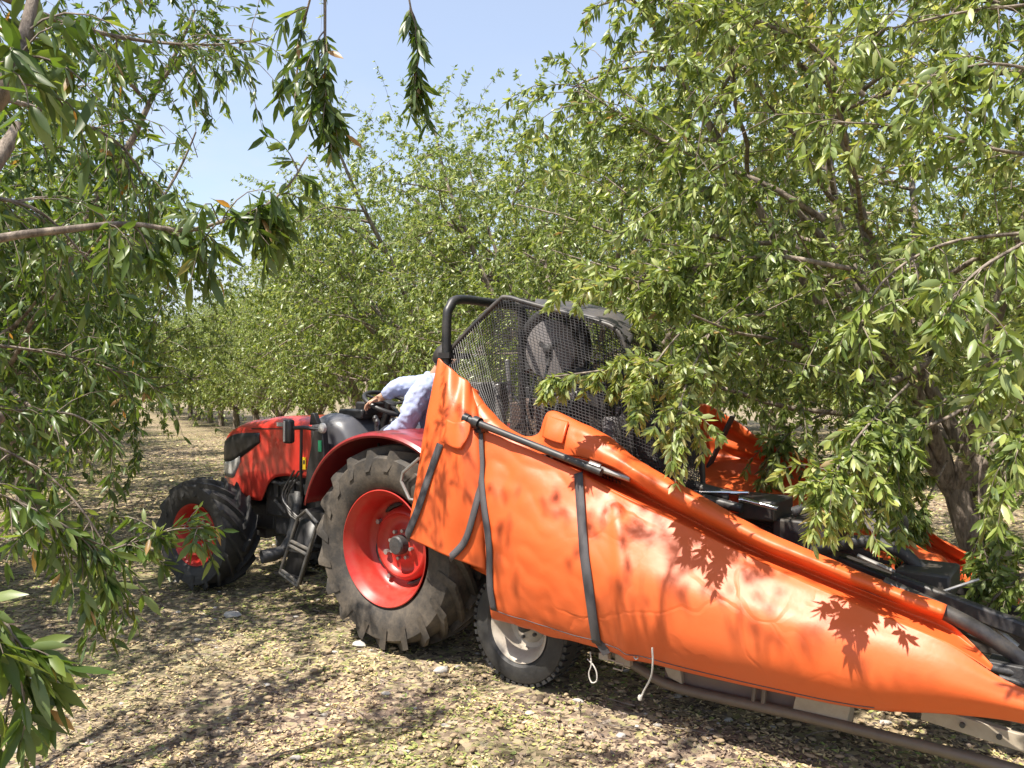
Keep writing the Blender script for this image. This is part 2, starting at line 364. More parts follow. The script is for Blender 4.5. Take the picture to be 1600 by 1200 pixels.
# ------------------------------------------------------------------ tractor (rig frame: x forward, y towards its left, z up)
def build_tractor():
    T = rigroot('tractor', (0.9, 0, 0))
    tag(T, 'red orchard tractor with black-lugged tyres standing in front of the orange shaker', 'tractor')
    # rear wheels
    for sy in (1, -1):
        R = .625; c = V3((0, .57 * sy, R)); wr = wheel_root('rear_wheel', T)
        agri_tyre(c, R, .345, .40, 19, .042, wr)
        b = MB(); g = sy
        prof = [(-.17, .35), (-.15, .33), (-.10, .315), (.0, .305), (.12, .318), (.155, .333), (.175, .352), (.183, .356), (.186, .35), (.175, .343), (.15, .322), (.12, .305), (.03, .292), (.015, .284), (-.01, .262), (-.018, .235), (.012, .222), (.03, .212), (.034, .196), (.0, .182), (-.01, .165), (-.006, .12), (.012, .10), (.02, .085), (.022, .0)]
        b.lathe(c, (0, g, 0), prof, 64)
        rim = b.build('rim', M['rim'], wr, angle=50)
        d = MB(); d.lathe(c + V3((0, g * .02, 0)), (0, g, 0), [(0, .06), (.05, .058), (.06, .05), (.062, 0)], 28); d.build('hub', M['iron'], wr)
        d = MB(); bolt_ring(d, c + V3((0, g * .016, 0)), .088, 8, .012, g * .025, .2); bolt_ring(d, c + V3((0, g * -.012, 0)), .245, 4, .016, g * .035, .5); bolt_ring(d, c + V3((0, 0, 0)), .150, 2, .018, g * .03, 2.7)
        d.each('wheel_bolt', M['steel'], wr)
        d = MB()
        for k in range(4):
            a0 = 2 * math.pi * k / 4 + 1.15
            pth = [c + V3((math.cos(a0 + t) * .246, g * -.006, math.sin(a0 + t) * .246)) for t in np.linspace(-.33, .33, 9)]
            d.tube(pth, [.004, .011, .015, .016, .016, .016, .015, .011, .004], 8)
        d.each('rim_slot', M['black'], wr)
    # front wheels, turned a little
    for sy in (1, -1):
        R = .44; wr = wheel_root('front_wheel', T)
        cx, cy = 2.22, .53 * sy
        wr.location = (cx - .9, cy, 0); wr.rotation_euler = (0, 0, math.radians(8)); wr['_off'] = (0, 0, 0)
        c = V3((0, 0, R)); g = sy
        agri_tyre(c, R, .235, .32, 15, .036, wr, M['tyre_clean'])
        b = MB()
        prof = [(-.12, .24), (-.1, .222), (0, .205), (.09, .216), (.118, .232), (.128, .245), (.134, .244), (.130, .236), (.10, .214), (.03, .198), (.0, .185), (-.02, .172), (-.01, .158), (.016, .148), (.022, .12), (.02, .08), (.03, .07), (.03, 0)]
        b.lathe(c, (0, g, 0), prof, 56); b.build('rim', M['rim'], wr, angle=50)
        d = MB(); d.lathe(c + V3((0, g * .03, 0)), (0, g, 0), [(0, .055), (.05, .05), (.062, .04), (.065, 0)], 24); d.build('hub', M['iron'], wr)
        d = MB(); bolt_ring(d, c + V3((0, g * .02, 0)), .092, 8, .011, g * .028); d.each('wheel_bolt', M['steel'], wr)
    # hood: lofted red side and top
    def section(x, zb, zt, hw, edge):
        pts = []
        for t in np.linspace(0, 1, 7): pts.append((x, hw * (1.0 - .03 * (1 - t)), zb + (zt - edge - zb) * t))
        for a in np.linspace(.2, math.pi / 2, 6): pts.append((x, hw - edge * 1.6 * (1 - math.cos(a)), zt - edge + edge * math.sin(a) * .98))
        L_ = pts; R_ = [(p[0], -p[1], p[2]) for p in reversed(pts)]
        return L_ + R_
    S = [(1.22, .915, 1.365, .295, .09), (1.35, .915, 1.37, .295, .09), (1.50, .915, 1.37, .295, .09), (1.58, .91, 1.366, .292, .09), (1.70, .885, 1.362, .29, .09), (1.78, .83, 1.355, .288, .09), (1.85, .72, 1.345, .287, .09), (1.90, .69, 1.34, .287, .09),
         (2.12, .70, 1.315, .283, .09), (2.25, .715, 1.285, .275, .09), (2.34, .735, 1.25, .265, .085), (2.40, .75, 1.20, .25, .08), (2.445, .77, 1.13, .225, .07)]
    b = MB(); G = sheet([section(*s_) for s_ in S], 60, 60); b.grid(G)
    b.add([tuple(p) for p in G[-1]], [tuple(range(60))])
    b.build('hood', M['red'], T, solid=.012)
    # black front grille wrapping to the side, headlamp under it
    def wrap(x0, x1, zf, o, name, m, par=T, nseg=10):
        b = MB()
        for sy in (1, -1):
            rows = []
            for i in range(nseg + 1):
                t = i / nseg; x = x0 + (x1 - x0) * t
                hw = float(np.interp(x, [2.0, 2.12, 2.25, 2.34, 2.40, 2.445, 2.47], [.287, .283, .275, .265, .25, .225, .20])) + o
                z0, z1 = zf(t)
                rows.append([(x, sy * (hw + (.003 if 0 < q < 4 else -.006)), z0 + (z1 - z0) * q / 4) for q in range(5)])
            b.grid(rows)
        return b.each(name, m, par, solid=.01)
    wrap(1.87, 2.462, lambda t: (1.155 - .20 * min(1, t * 1.5) , 1.232 - .02 * t - .11 * t ** 4), .008, 'grille', M['black'])
    wrap(2.14, 2.462, lambda t: (.99 - .14 * min(1, t * 3), 1.035 - .06 * t), .006, 'headlight', M['lens'])
    b = MB()
    b.box((2.463, 0, .95), (.03, .40, .30)); 
    for k in range(9): b.box((2.482, 0, .83 + k * .03), (.012, .38, .012))
    b.build('front_grille', M['black'], T, bevel=.004)
    b = MB(); b.box((2.30, 0, .66), (.34, .42, .10)); b.box((2.50, 0, .64), (.12, .36, .20)); b.build('front_weight_bracket', M['iron'], T, bevel=.01)
    b = MB(); b.box(P(475, 724, .300), (.045, .006, .09)); b.build('warning_sticker', M['yellow'], T)
    b = MB(); b.box(P(475, 722, .304), (.018, .003, .028)); b.build('sticker_symbol', M['black'], T)
    b = MB(); b.box(P(437, 663, .298), (.07, .006, .03)); b.build('pale_sticker', M['lens'], T)
    b = MB(); b.bar((1.98, .292, 1.262), (1.24, .300, 1.285), .004, .008); b.build('hood_seam', M['black'], T)
    # belly: engine, gearbox, axle, side plates
    b = MB()
    b.box((1.55, 0, .74), (.75, .40, .36)); b.box((1.55, 0, .50), (.60, .34, .18)); b.box((.55, 0, .66), (1.35, .34, .36)); b.box((2.1, 0, .54), (.42, .30, .22))
    b.box((1.05, .15, .62), (.3, .3, .3)); b.build('engine_block', M['iron'], T, bevel=.02)
    b = MB()
    b.tube([(2.22, -.40, .44), (2.22, .40, .44)], .065, 14); b.box((2.13, 0, .45), (.22, .26, .2)); b.tube([(0, -.5, .62), (0, .5, .62)], .11, 16)
    b.tube([(2.22, .34, .36), (2.22, .34, .60)], .07, 12); b.tube([(2.22, -.34, .36), (2.22, -.34, .60)], .07, 12)
    b.each('axle', M['iron'], T, bevel=.008)
    b = MB()
    for k in range(6): b.box((1.84 - k * .09, .215, .80), (.055, .03, .14))
    b.tube([(1.80, .25, .86), (1.62, .27, .84), (1.45, .27, .88), (1.30, .26, .82)], .018, 8)
    b.tube([(1.76, .23, .70), (1.60, .25, .62), (1.42, .25, .66), (1.30, .24, .58)], .014, 8)
    b.tube([(1.52, .24, .88), (1.52, .25, .50), (1.46, .30, .42)], .022, 10)
    b.lathe((1.5, .24, .70), (0, 1, 0), [(0, .08), (.05, .08), (.06, .06), (.06, 0)], 20)
    b.build('engine_pipework', M['iron'], T)
    # exhaust pipe elbow that ends low in front of the step
    b = MB(); b.tube([(1.42, .26, .80), (1.42, .30, .58), (1.42, .33, .46), (1.44, .38, .37), (1.47, .46, .345), (1.50, .54, .34)], [.035, .036, .04, .045, .047, .05], 16, caps=False)
    b.build('exhaust_pipe', M['iron'], T, solid=.004)
    # cowl between hood and wheel, side console
    b = MB()
    def csec(x, zb, zt, hw, e=.09): return section(x, zb, zt, hw, e)
    G = sheet([csec(1.222, .90, 1.372, .303), csec(1.12, .87, 1.40, .32), csec(1.0, .84, 1.395, .33), csec(.88, .84, 1.36, .31, .1), csec(.76, .82, 1.20, .29, .1), csec(.66, .80, 1.05, .26, .08)], 30, 50)
    b.grid(G); b.build('cowl', M['cowl'], T, solid=.01)
    b = MB(); b.box((.94, 0, 1.40), (.26, .36, .07)); b.box((.86, 0, 1.44), (.12, .30, .10)); b.tube([(.80, 0, 1.25), (.70, 0, 1.47)], .035, 12)
    b.build('instrument_panel', M['black'], T, bevel=.015)
    # steering wheel
    b = MB(); cc = V3((.70, .0, 1.475)); ax = nrm(V3((-.45, 0, 1))); u = nrm(np.cross(ax, V3((0, 1, 0)))); v = V3((0, 1, 0))
    ring = [cc + .20 * (math.cos(a) * u + math.sin(a) * v) for a in np.linspace(0, 2 * math.pi, 33)[:-1]]
    b.tube(ring + ring[:1], .017, 10, caps=False); b.lathe(cc, ax, [(-.03, .0), (-.03, .04), (.01, .045), (.02, .03), (.02, 0)], 16)
    for a in (.4, 2.5, 4.6): b.bar(cc, cc + .19 * (math.cos(a) * u + math.sin(a) * v), .028, .012, tuple(ax))
    b.build('steering_wheel', M['black'], T)
    # fenders
    for sy in (1, -1):
        b = MB(); rows = []; Rf = .71
        for a in np.linspace(math.radians(163), math.radians(25), 34):
            r = Rf + .015 * math.sin(3 * a)
            cs, sn = math.cos(a), math.sin(a)
            def q(rr, y): return (-cs * rr * 1.0 if False else -cs * rr, sy * y, .625 + sn * rr)
            # a measured from the rear; x forward is positive
            cs = math.cos(a)
            row = [(-cs * (r - .022), sy * .797, .625 + sn * (r - .022)), (-cs * (r - .010), sy * .800, .625 + sn * (r - .010)), (-cs * (r + .004), sy * .786, .625 + sn * (r + .004)),
                   (-cs * (r + .012), sy * .74, .625 + sn * (r + .012)), (-cs * (r + .014), sy * .6, .625 + sn * (r + .014)), (-cs * (r + .012), sy * .40, .625 + sn * (r + .012)), (-cs * (r - .01), sy * .335, .625 + sn * (r - .01)), (-cs * (r - .25), sy * .325, .625 + sn * (r - .25))]
            rows.append(row)
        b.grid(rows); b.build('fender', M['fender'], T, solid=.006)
    b = MB()
    b.tube([P(655, 716, .80), P(630, 738, .81), P(627, 752, .81), P(640, 780, .81), P(652, 782, .80)], .010, 8); b.build('grab_rail', M['steel'], T)
    # operator station
    b = MB(); b.box((.62, 0, .74), (.72, .84, .03)); b.box((.10, 0, .98), (.62, .56, .36)); b.build('platform', M['black'], T, bevel=.012)
    b = MB(); b.box((.12, 0, 1.13), (.46, .48, .11)); b.build('seat', M['black'], T, bevel=.04)
    b = MB(); b.box((-.13, 0, 1.34), (.10, .46, .42), [nrm(V3((1, 0, .2))), V3((0, 1, 0)), nrm(V3((-.2, 0, 1)))]); b.build('backrest', M['black'], T, bevel=.04)
    b = MB()
    for (x, y, z, h_) in ((.46, .36, 1.22, .16), (.40, .40, 1.24, .12), (.34, .32, 1.22, .14)): b.tube([(x, y, z - .15), (x + .02, y, z + h_)], .008, 8); b.lathe((x + .02, y, z + h_), (0, 0, 1), [(-.02, 0), (-.015, .016), (.01, .02), (.025, .012), (.03, 0)], 12)
    b.build('control_lever', M['black'], T)
    # roll-over frame
    b = MB()
    pth = [(-.20, .42, .80), (-.22, .42, 1.45), (-.22, .42, 1.98), (-.22, .39, 2.10), (-.22, .30, 2.155), (-.22, 0, 2.16), (-.22, -.30, 2.155), (-.22, -.39, 2.10), (-.22, -.42, 1.98), (-.22, -.42, 1.45), (-.20, -.42, .80)]
    b.tube(cr_spline(pth, 60), .030, 12); b.build('roll_bar', M['black'], T)
    b = MB(); b.box((-.22, .42, 1.55), (.09, .05, .10)); b.box((-.22, -.42, 1.55), (.09, .05, .10)); b.each('roll_bar_hinge', M['iron'], T, bevel=.006)
    # work lamp on arm with its post by the hood
    b = MB(); b.box(P(451, 674, .50), (.085, .06, .175)); b.build('work_lamp', M['black'], T, bevel=.02)
    b = MB(); b.box(P(444, 674, .533), (.02, .008, .15)); b.build('lamp_lens', M['lens'], T, bevel=.003)
    b = MB(); b.tube([P(455, 669, .49), P(475, 668, .46), P(500, 671, .40)], .015, 8); b.tube([P(471, 668, .45), P(470, 740, .45), P(472, 775, .40)], .011, 8)
    b.build('lamp_arm', M['black'], T)
    # tall black post with bracket, cables and green marking
    b = MB(); b.prism([P(499, 672, .38), P(512, 672, .38), P(517, 735, .38), P(520, 790, .38), P(483, 772, .38), P(488, 730, .38)], (0, .05, 0))
    b.prism([P(492, 645, .37), P(497, 645, .37), P(503, 662, .37), P(490, 664, .37)], (0, .04, 0)); b.build('side_guard', M['black'], T, bevel=.006)
    b = MB(); b.lathe(P(505, 669, .42), (0, 1, 0), [(0, .038), (.02, .034), (.03, .018), (.032, 0)], 20); b.build('pivot_cap', M['lens'], T)
    b = MB(); b.box(P(500, 697, .434), (.035, .006, .08)); b.build('green_marking', M['green'], T)
    b = MB(); b.box((.965, .342, 1.00), (.05, .01, .06)); b.build('small_sticker', M['beige'], T)
    b = MB()
    for k in range(3): b.tube(cr_spline([(1.30 - .05 * k, .40, .98), (1.40 - .03 * k, .43, .80), (1.30, .44, .70 - .02 * k), (1.12, .43, .62), (1.0, .40, .66)], 16), .007, 6)
    b.build('hose', M['charcoal'], T)
    # step ladder
    b = MB()
    A0, A1, B0, B1 = V3((1.05, .56, .68)), V3((1.20, .60, .28)), V3((.84, .56, .66)), V3((.98, .62, .22))
    b.tube([A0, A1], .012, 8); b.tube([B0, B1], .012, 8); b.tube([A0, (.96, .56, .74), B0], .012, 8)
    for t in (.42, .5, .95, 1.0): b.tube([A0 + (A1 - A0) * t, B0 + (B1 - B0) * t], .013, 8)
    b.build('step_frame', M['dull'], T)
    b = MB(); b.add([A0 - V3((0, .03, 0)), A1 - V3((0, .03, 0)), B1 - V3((0, .03, 0)), B0 - V3((0, .03, 0))], [(0, 1, 2, 3)]); b.box((1.13, .52, .27), (.26, .16, .012)); b.box((1.05, .52, .45), (.24, .14, .012))
    b.box((1.0, .36, .60), (.3, .2, .22)); b.build('step_plate', M['black'], T, solid=.006)
    b = MB(); b.tube([(-.15, .24, .45), (-.62, .20, .42)], .03, 8); b.tube([(-.15, -.24, .45), (-.62, -.20, .42)], .03, 8); b.tube([(-.2, 0, .62), (-.95, 0, .60)], .05, 10)
    b.box((-.55, 0, .42), (.10, .5, .06)); b.build('rear_linkage', M['iron'], T, bevel=.005)
    return T
build_tractor()

# ------------------------------------------------------------------ driver
def skin_obj(name, nodes, edges, m, parent=None, levels=2, root=0):
    """nodes: list of (x,y,z,radius) in rig coordinates; continuous skin surface"""
    off = V3(parent['_off']) if parent is not None else V3((0, 0, 0))
    me = bpy.data.meshes.new(name)
    me.from_pydata([tuple(V3(n[:3]) - off) for n in nodes], edges, []); me.update(); me.materials.append(m)
    o = bpy.data.objects.new(name, me); COL.objects.link(o)
    sk = o.modifiers.new('skin', 'SKIN'); sk.use_smooth_shade = True
    for i, n in enumerate(nodes):
        d = me.skin_vertices[0].data[i]; r = n[3]
        d.radius = (r, r) if np.isscalar(r) else r
        d.use_root = (i == root)
    s = o.modifiers.new('sub', 'SUBSURF'); s.levels = levels; s.render_levels = levels
    if parent is not None: o.parent = parent
    return o

def chain(nodes, edges, frm, pts):
    k = frm
    for p in pts:
        nodes.append(p); edges.append((k, len(nodes) - 1)); k = len(nodes) - 1
    return k
def hand(nodes, edges, wrist_i, wrist, palm_dir, finger_side, curl_dir, size=1.0):
    """palm plus five bent fingers as their own chains"""
    w_ = V3(wrist); d = nrm(V3(palm_dir)); s_ = nrm(V3(finger_side)); c = nrm(V3(curl_dir))
    palm = len(nodes); nodes.append((*(w_ + d * .045 * size), .021)); edges.append((wrist_i, palm))
    for k, (o_, l_) in enumerate(((-.030, .072), (-.010, .082), (.010, .078), (.030, .062))):
        b0 = w_ + d * .085 * size + s_ * o_
        b1 = b0 + (d * .75 + c * .55) * l_ * .45; b2 = b1 + (d * .1 + c * .95) * l_ * .35; b3 = b2 + (-d * .55 + c * .7) * l_ * .25
        chain(nodes, edges, palm, [(*b0, .0095), (*b1, .0088), (*b2, .008), (*b3, .0068)])
    t0 = w_ + d * .03 - s_ * .034; t1 = t0 + (d * .5 - s_ * .6 + c * .3) * .035; t2 = t1 + (d * .7 + c * .6) * .028
    chain(nodes, edges, palm, [(*t0, .011), (*t1, .0098), (*t2, .008)])

def build_driver():
    off = (.12, 0, 1.19)
    N_ = [(.12, 0, 1.27, .12)]; E = []
    ch = chain(N_, E, 0, [(.16, .03, 1.40, .09), (.22, .08, 1.54, .09)])
    nk = chain(N_, E, ch, [(.20, .09, 1.64, .06), (.15, .10, 1.69, .050)])
    hd = chain(N_, E, nk, [(.09, .10, 1.725, .062), (.06, .10, 1.775, .080), (.055, .10, 1.82, .068)])
    # face turned back towards the shaker: nose, ears, chin
    chain(N_, E, hd - 1, [(-.042, .125, 1.765, .016)])
    ls = chain(N_, E, ch, [(.13, .22, 1.60, .07), (.20, .33, 1.38, .046), (.43, .34, 1.255, .030)])
    hand(N_, E, ls, (.43, .34, 1.255), (1, .02, -.25), (0, 1, 0), (.2, 0, -1))
    rs = chain(N_, E, ch, [(.36, -.03, 1.60, .07), (.55, .11, 1.575, .045), (.635, .155, 1.525, .030)])
    hand(N_, E, rs, (.635, .155, 1.525), (.8, .3, -.35), (.3, -.8, 0), (.3, .1, -1))
    for sy in (-1, 1):
        chain(N_, E, 0, [(.20, .12 * sy, 1.255, .10), (.56, .19 * sy, 1.28, .068), (.60, .19 * sy, .98, .05), (.62, .19 * sy, .82, .04), (.74, .20 * sy, .80, .038)])
    body = rig_top(skin_obj('person', N_, E, M['skin']), off)
    tag(body, 'driver in a pale blue shirt twisted round at the steering wheel of the red tractor', 'person')
    b = MB()
    def limb(pts, rs): b.tube(cr_spline(pts, 14), np.interp(np.linspace(0, 1, 14), np.linspace(0, 1, len(rs)), rs), 16)
    limb([(.12, 0, 1.19), (.14, .02, 1.32), (.18, .06, 1.46), (.20, .08, 1.58), (.20, .09, 1.65)], [.165, .168, .17, .155, .075])
    limb([(.20, .16, 1.45), (.18, .14, 1.60)], [.10, .09]); limb([(.13, .02, 1.30), (.10, .16, 1.58)], [.14, .09])
    limb([(.12, .10, 1.60), (.14, .23, 1.58), (.17, .29, 1.49), (.20, .33, 1.38), (.31, .34, 1.315), (.42, .34, 1.26)], [.10, .09, .078, .068, .058, .043])
    limb([(.22, .06, 1.56), (.36, -.02, 1.60), (.46, .04, 1.60), (.55, .11, 1.58), (.62, .15, 1.535)], [.11, .088, .074, .066, .042])
    limb([(.20, .09, 1.63), (.175, .095, 1.69)], [.075, .062])
    sh = b.build('shirt', M['shirt'], body, angle=180)
    rm = sh.modifiers.new('weld', 'REMESH'); rm.mode = 'VOXEL'; rm.voxel_size = .010; rm.use_smooth_shade = True
    sm = sh.modifiers.new('soft', 'SMOOTH'); sm.factor = .5; sm.iterations = 6
    for nm, sc_, st_ in (('drape', .10, .035), ('folds', .034, .016)):
        tx = bpy.data.textures.new(nm, 'CLOUDS'); tx.noise_scale = sc_
        dm = sh.modifiers.new(nm, 'DISPLACE'); dm.texture = tx; dm.strength = st_; dm.mid_level = .5
    N3 = [(.12, 0, 1.22, .14)]; E3 = []
    for sy in (-1, 1): chain(N3, E3, 0, [(.22, .12 * sy, 1.255, .115), (.56, .19 * sy, 1.28, .085), (.60, .19 * sy, .98, .07), (.62, .19 * sy, .84, .06)])
    skin_obj('trousers', N3, E3, M['trouser'], body)
    b = MB(); rows = []; hc = V3((.065, .10, 1.785))
    for i in range(17):
        th = math.pi * i / 16; row = []
        for k in range(25):
            ph = 2 * math.pi * k / 24; d = V3((math.sin(th) * math.cos(ph), math.sin(th) * math.sin(ph), math.cos(th)))
            r = .101 + .006 * nz(*(d * 5)) - (.05 * max(0, -d[2]) + .035 * max(0, -d[0] * 1.0 - .1) * (1 if d[2] < .55 else .2))
            row.append(hc + d * r * V3((1, .88, 1.08)))
        rows.append(row)
    b.grid(rows); b.build('hair', M['hair'], body, angle=180)
    b = MB()
    for s_ in (-1, 1): b.lathe((-.022, .115 + .032 * s_, 1.775), (-1, .25, 0), [(0, .0), (.002, .010), (.006, .008), (.009, 0)], 10)
    b.each('eye', M['hair'], body)
    for q in (body,): pass
def rig_top(o, off):
    wxy = np.array([OX, OY]) + FW * off[0] + LT * off[1]
    for v in o.data.vertices: v.co = v.co - Vector(off)
    o.location = (wxy[0], wxy[1], off[2]); o.rotation_euler = (0, 0, RIGROT); o['_off'] = tuple(off)
    return o
build_driver()

# ------------------------------------------------------------------ trailed umbrella shaker
from mathutils.bvhtree import BVHTree
def build_shaker():
    H = rigroot('umbrella_harvester', (-2.0, 0, 0))
    tag(H, 'trailed tree shaker wrapped in orange tarpaulin with black net cage behind the tractor', 'harvester')
    # road wheels
    for sy in (1, -1):
        wr = wheel_root('road_wheel', H); c = V3((-.97, .60 * sy, .305)); R, Rr, h = .305, .172, .10
        b = MB(); b.lathe(c, (0, 1, 0), [(-h * .7, Rr), (-h, Rr + .03), (-h * 1.05, R - .06), (-h * .9, R - .018), (-h * .7, R - .004), (-h * .3, R), (h * .3, R), (h * .7, R - .004), (h * .9, R - .018), (h * 1.05, R - .06), (h, Rr + .03), (h * .7, Rr)], 64)
        for k in range(46):
            a = 2 * math.pi * k / 46
            for s2 in (-1, 1):
                a2 = a + (.035 if s2 > 0 else 0)
                rad = V3((math.cos(a2), 0, math.sin(a2))); tn = V3((-math.sin(a2), 0, math.cos(a2)))
                b.box(c + rad * (R - .004) + V3((0, s2 * h * .62, 0)), (.02, .05, .024), [rad, V3((0, 1, 0)), tn])
        b.build('tyre', M['tyre_clean'], wr)
        g = sy; b = MB(); b.lathe(c, (0, g, 0), [(-.085, .177), (-.06, .158), (0, .15), (.055, .158), (.082, .179), (.09, .184), (.088, .174), (.06, .150), (.02, .140), (-.015, .125), (-.02, .10), (.0, .085), (.008, .06), (.008, .0)], 48)
        b.build('rim', M['wrim'], wr, angle=50)
        b = MB(); b.lathe(c + V3((0, g * .008, 0)), (0, g, 0), [(0, .032), (.045, .030), (.055, .02), (.056, 0)], 20); bolt_ring(b, c + V3((0, g * .0, 0)), .068, 5, .010, g * .022)
        b.build('hub', M['iron'], wr)
    # chassis
    b = MB()
    b.bar((-.55, 0, .58), (-3.5, 0, .50), .14, .16); b.bar((-.95, .45, .40), (-3.2, .45, .34), .06, .10); b.bar((-.95, -.45, .40), (-3.2, -.45, .34), .06, .10)
    b.bar((-1.05, -.5, .30), (-1.05, .5, .30), .08, .08); b.bar((-1.9, -.45, .36), (-1.9, .45, .36), .06, .06); b.bar((-2.8, -.45, .36), (-2.8, .45, .36), .06, .06)
    b.build('chassis', M['charcoal'], H, bevel=.006)
    # lower skid tube and beige side members, seen below the tarpaulin
    b = MB(); b.tube(cr_spline([P(960, 1020, .55), P(1000, 1045, .57), P(1060, 1075, .58), P(1250, 1118, .60), P(1420, 1160, .61), P(1560, 1196, .62), P(1750, 1250, .62)], 40), .024, 14)
    b.build('skid_tube', M['rust'], H)
    b = MB(); b.bar(P(1440, 1112, .66), P(1760, 1212, .66), .012, .062); b.bar(P(1440, 1102, .63), P(1760, 1200, .63), .06, .012); b.build('side_rail', M['beige'], H, bevel=.003)
    b = MB(); 
    for q in (.2, .38, .62, .85): p = P(1440 + 320 * q, 1112 + 100 * q, .667); b.tube([p, p + V3((0, .014, 0))], .010, 8)
    b.each('rail_bolt', M['iron'], H)
    b = MB(); b.bar(P(1045, 1040, .50), P(1330, 1110, .50), .10, .13); b.build('belly_plate', M['tank'], H, bevel=.006)
    b = MB(); b.prism([P(1246, 1075, .60), P(1330, 1098, .60), P(1322, 1140, .60), P(1236, 1118, .60)], (0, -.10, 0)); b.prism([P(1036, 1038, .58), P(1062, 1042, .58), P(1066, 1070, .58), P(1044, 1058, .58)], (0, -.06, 0))
    b.each('side_block', M['beige'], H, bevel=.004)
    b = MB(); b.tube([P(1195, 1070, .58), P(1192, 1108, .60)], .012, 8); b.tube([P(1180, 1068, .58), P(1176, 1104, .60)], .01, 8); b.each('stay_rod', M['rust'], H)

    # ---- tarpaulin ----
    grids = {}
    def wr1(u, v, p):
        x, y, z = p
        k = max(0, 1 - u * 2.2)                      # crumpled near the front strap, taut further back
        a = .008 * nz(x * 1.6, z * 3 + x, 3.1)
        a += .0035 * math.sin(34 * (v + .5 * u * (1 - v)) + 3 * nz(x * 1.0, z * 1.5, 2)) * max(0, .35 + nz(x * .9 + 4, z * 1.2, 2)) * (1 - .4 * v)
        a += k * (.006 * nz(x * 6, z * 6 + x * 4, 8.2) + .002 * nz(x * 19, z * 23, 1.2) + .005 * (1 - abs(nz(x * 6 + 7, z * 8 - x * 3, 6)) * 3))
        for us, am in ((.315, .012), (.02, .010)): a -= am * math.exp(-((u - us) / .022) ** 2)   # drawn in by the straps
        return a * min(1, 8 * v + .25)
    def cloth(name, ctrl, nu, nv, amp=wr1, m=None):
        G = sheet(ctrl, nu, nv)
        if amp: G = displace(G, amp)
        b = MB(); b.grid(G); grids[name] = G
        return G, b
    cols = [
        [(742, 668, .76), (748, 730, .80), (756, 800, .86), (760, 880, .87), (767, 956, .81), (775, 963, .70)],
        [(832, 704, .75), (838, 760, .82), (842, 830, .90), (846, 910, .91), (850, 984, .83), (854, 986, .70)],
        [(905, 737, .74), (912, 800, .82), (920, 870, .90), (930, 945, .91), (936, 1008, .84), (938, 1008, .70)],
        [(975, 778, .72), (978, 830, .82), (982, 900, .91), (985, 970, .92), (990, 1026, .84), (990, 1024, .70)],
        [(1065, 818, .73), (1060, 865, .82), (1058, 930, .92), (1055, 1000, .92), (1060, 1044, .84), (1060, 1042, .70)],
        [(1210, 888, .75), (1203, 925, .83), (1198, 980, .91), (1198, 1040, .90), (1202, 1076, .82), (1204, 1072, .70)],
        [(1355, 952, .78), (1348, 985, .84), (1345, 1030, .89), (1345, 1076, .88), (1350, 1104, .82), (1352, 1100, .72)],
        [(1475, 1003, .81), (1475, 1035, .85), (1478, 1065, .88), (1480, 1094, .86), (1480, 1113, .82), (1482, 1108, .74)],
        [(1570, 1062, .82), (1578, 1080, .84), (1585, 1096, .85), (1590, 1112, .84), (1592, 1127, .80), (1592, 1122, .74)],
        [(1700, 1118, .82), (1702, 1130, .84), (1704, 1140, .85), (1706, 1152, .83), (1706, 1164, .79), (1706, 1160, .74)]]
    G, b = cloth('main', [[P(*p) for p in c] for c in cols], 220, 80)
    b.build('side_tarpaulin', M['tarp'], H, solid=.004, angle=180)
    Gm = grids['main']; hem = Gm[4:150, int(79 * .775)]
    b = MB(); b.tube(hem + V3((0, .004, 0)), .0022, 5, caps=False); b.build('hem_seam', M['strap'], H)
    b = MB()
    for i_ in (75,):
        p = Gm[i_, int(79 * .79)]; b.lathe(p + V3((0, .001, 0)), (0, 1, .1), [(0, .006), (.004, .008), (.005, .012), (.001, .013)], 12)
    b.each('eyelet', M['steel'], H)
    # upper wrap: flap at the left, running into the roll
    ub = [
        [(742, 668, .745), (742, 655, .73), (741, 640, .70), (740, 622, .67), (738, 604, .63), (742, 612, .52)],
        [(775, 680, .74), (774, 670, .72), (772, 660, .70), (768, 650, .67), (764, 640, .62), (770, 650, .52)],
        [(812, 698, .73), (812, 693, .72), (812, 688, .70), (811, 683, .67), (810, 678, .63), (814, 684, .52)],
        [(838, 708, .73), (839, 700, .72), (840, 692, .70), (841, 685, .67), (842, 677, .63), (846, 682, .52)],
        [(868, 712, .72), (866, 694, .71), (863, 678, .70), (860, 660, .66), (857, 645, .60), (862, 652, .50)],
        [(905, 713, .73), (905, 698, .73), (903, 684, .71), (900, 668, .68), (892, 652, .61), (896, 662, .50)],
        [(955, 728, .74), (956, 716, .74), (957, 706, .72), (957, 696, .69), (956, 687, .62), (958, 696, .50)],
        [(1000, 756, .73), (1003, 744, .74), (1004, 736, .72), (1003, 728, .69), (1001, 721, .63), (1004, 732, .52)],
        [(1070, 800, .68), (1073, 792, .73), (1077, 783, .735), (1080, 773, .71), (1082, 767, .65), (1084, 778, .57)],
        [(1175, 852, .68), (1178, 845, .73), (1181, 838, .735), (1184, 830, .71), (1186, 825, .66), (1188, 836, .59)],
        [(1262, 886, .68), (1264, 880, .73), (1266, 873, .735), (1268, 866, .71), (1270, 862, .67), (1272, 872, .61)],
        [(1370, 930, .68), (1372, 925, .725), (1374, 918, .73), (1376, 911, .71), (1378, 907, .67), (1380, 916, .62)],
        [(1472, 968, .68), (1474, 963, .72), (1476, 957, .725), (1478, 950, .705), (1480, 946, .67), (1482, 954, .625)]]
    def wr2(u, v, p):
        x, y, z = p
        return (.010 * nz(x * 5, z * 7, 13.1) + .004 * nz(x * 14, z * 16, 2.2)) * (1 if u < .6 else .35)
